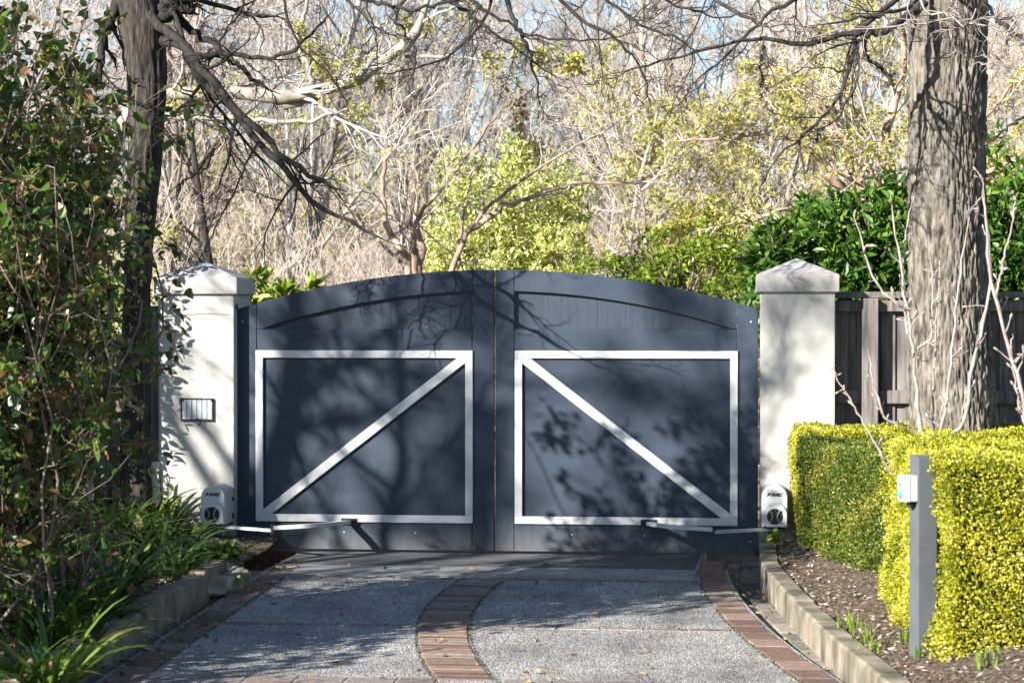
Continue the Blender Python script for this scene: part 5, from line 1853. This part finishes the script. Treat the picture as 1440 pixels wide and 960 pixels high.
herb('low_herb', 'low round leaved herb spreading beside the flat slab', 262, 800, .10, .16, 260, .04, M['lf_clover'], 1)
herb('low_herb', 'low herb creeping between the boulders and strap leaves', 240, 780, .14, .14, 200, .04, M['lf_clover'], 2)
herb('low_herb', 'low herb filling the corner between the left pillar and the boulders', 315, 785, .16, .15, 240, .045, M['lf_clover'], 7)
herb('weed', 'small leafy weed growing under the right gate opener', 1088, 764, .24, .05, 40, .045, M['lf_clover'], 3, .08)
herb('weed', 'small leafy weed at the foot of the shaded hedge', 1140, 768, .22, .09, 60, .04, M['lf_clover'], 4, .1)

# bulb shoots in the mulch
def shoots(px, py, n, seed, label):
    g = np.random.default_rng(seed)
    q = gnd(px, py, .19)
    V, Q, T = [], [], []
    for i in range(n):
        o = len(V)
        bx, by = g.normal() * .035, g.normal() * .035
        a = g.uniform(0, 6.28)
        l = g.uniform(.05, .10)
        wd = g.uniform(.008, .013)
        ln_ = g.normal(size=2) * .2
        for k in range(4):
            u = k / 3
            ww = wd * (1 - u ** 3 * .8)
            c = np.array([bx + ln_[0] * l * u * u, by + ln_[1] * l * u * u, l * u])
            s_ = np.array([math.cos(a), math.sin(a), 0]) * ww / 2
            V += [c - s_, c + s_]
        for k in range(3):
            Q.append((o + 2 * k, o + 2 * k + 1, o + 2 * k + 3, o + 2 * k + 2))
            T.append(g.uniform())
    o = arr_obj('bulb_plant', V, Q, M['lf_shoot'], tint=T, smooth=True)
    o.location = (q[0], q[1], float(bed_right_z(q[0], q[1])) - .005)
    tag(o, label, 'plant', 'bulb shoots in the mulch')


for i, (px, py, n_, lab) in enumerate([(1192, 866, 16, 'green bulb shoots in mulch, furthest from the grey post'), (1212, 884, 20, 'green bulb shoots in mulch above the wall, a wide tuft'), (1232, 896, 12, 'small tuft of bulb shoots just behind the wall top'),
                                      (1272, 893, 12, 'bulb shoots at the left of the grey post'), (1308, 915, 14, 'bulb shoots at the right foot of the grey post'), (1385, 940, 14, 'bulb shoots in front of the sunny hedge')]):
    shoots(px, py, n_, 90 + i, lab)


# ------------------------------------------------------------------ bare young shrubs at the right
def spur_shrub(label, spec, base, extra=()):
    t = thing('bare_shrub', label, 'shrub', tuple(base))
    P, Rr = limbs_from(spec, 26, .6)
    # swollen joints
    Rr = Rr * (1 + .28 * (rng.uniform(0, 1, Rr.shape) > .72))
    Tubes().add(P, Rr, 9).build('stems', M['shoot'], t)
    P1, R1 = grow(P, Rr, 11, (.03, .10), (.6, 1.2), 5, (.15, 1), .2, .1, .55, .0035)
    tw = Tubes().add(P1, R1, 6)
    # buds at the spur tips
    tb = tw
    tips, dv = P1[:, -1], unit(P1[:, -1] - P1[:, -2])
    K = np.linspace(-.4, 1, 6)
    B = tips[:, None] + dv[:, None] * (K * .016)[None, :, None]
    rr = .0055 * np.sqrt(np.clip(1 - ((K - .1) / 1.0) ** 2, 0.02, 1))
    tb.add(B, np.tile(rr, (len(B), 1)), 5)
    tb.build('twigs', M['shoot'], t)
    return t


Ys = -3.35
spur_shrub('bare young shrub with pale upright shoots rising behind the sunny hedge before the trunk',
           [([(1300, 760, Ys), (1299, 640, Ys), (1292, 560, Ys), (1284, 480, Ys), (1275, 420, Ys), (1264, 350, Ys), (1252, 272, Ys)], .013, .005),
            ([(1280, 435, Ys), (1262, 428, Ys - .05), (1238, 405, Ys - .05), (1218, 360, Ys - .05), (1200, 298, Ys - .05)], .008, .004),
            ([(1313, 760, Ys + .05), (1318, 640, Ys + .05), (1330, 560, Ys + .05), (1340, 470, Ys + .05), (1350, 380, Ys + .05), (1366, 290, Ys + .05)], .012, .004),
            ([(1322, 700, Ys - .05), (1330, 625, Ys - .05), (1358, 590, Ys - .08), (1368, 520, Ys - .08), (1388, 440, Ys - .08), (1394, 360, Ys - .08), (1382, 250, Ys - .08)], .013, .006),
            ([(1310, 700, Ys + .1), (1312, 600, Ys + .1), (1316, 500, Ys + .1), (1320, 420, Ys + .1), (1322, 350, Ys + .1)], .007, .003),
            ([(1292, 610, Ys), (1270, 595, Ys - .05), (1246, 585, Ys - .08), (1230, 545, Ys - .08), (1220, 490, Ys - .08)], .008, .004),
            ([(1270, 700, Ys - .1), (1245, 650, Ys - .15), (1215, 598, Ys - .15), (1190, 555, Ys - .15), (1165, 518, Ys - .15)], .008, .003),
            ([(1276, 470, Ys), (1270, 400, Ys + .05), (1275, 330, Ys + .05), (1283, 270, Ys + .05)], .007, .003),
            ([(1290, 490, Ys), (1308, 470, Ys), (1310, 400, Ys), (1305, 330, Ys)], .007, .003)],
           at(1300, 760, Ys))
Yt = -5.0
spur_shrub('bare shoots at the far right rising over the sunny hedge',
           [([(1470, 760, Yt), (1445, 600, Yt), (1428, 520, Yt), (1405, 440, Yt), (1392, 380, Yt), (1386, 310, Yt), (1379, 245, Yt)], .011, .0045),
            ([(1450, 620, Yt), (1432, 560, Yt), (1425, 500, Yt), (1424, 470, Yt)], .006, .003),
            ([(1400, 420, Yt), (1408, 380, Yt), (1420, 330, Yt), (1432, 270, Yt)], .006, .003),
            ([(1470, 640, Yt), (1455, 560, Yt), (1445, 480, Yt), (1450, 400, Yt)], .007, .003)],
           at(1460, 760, Yt))
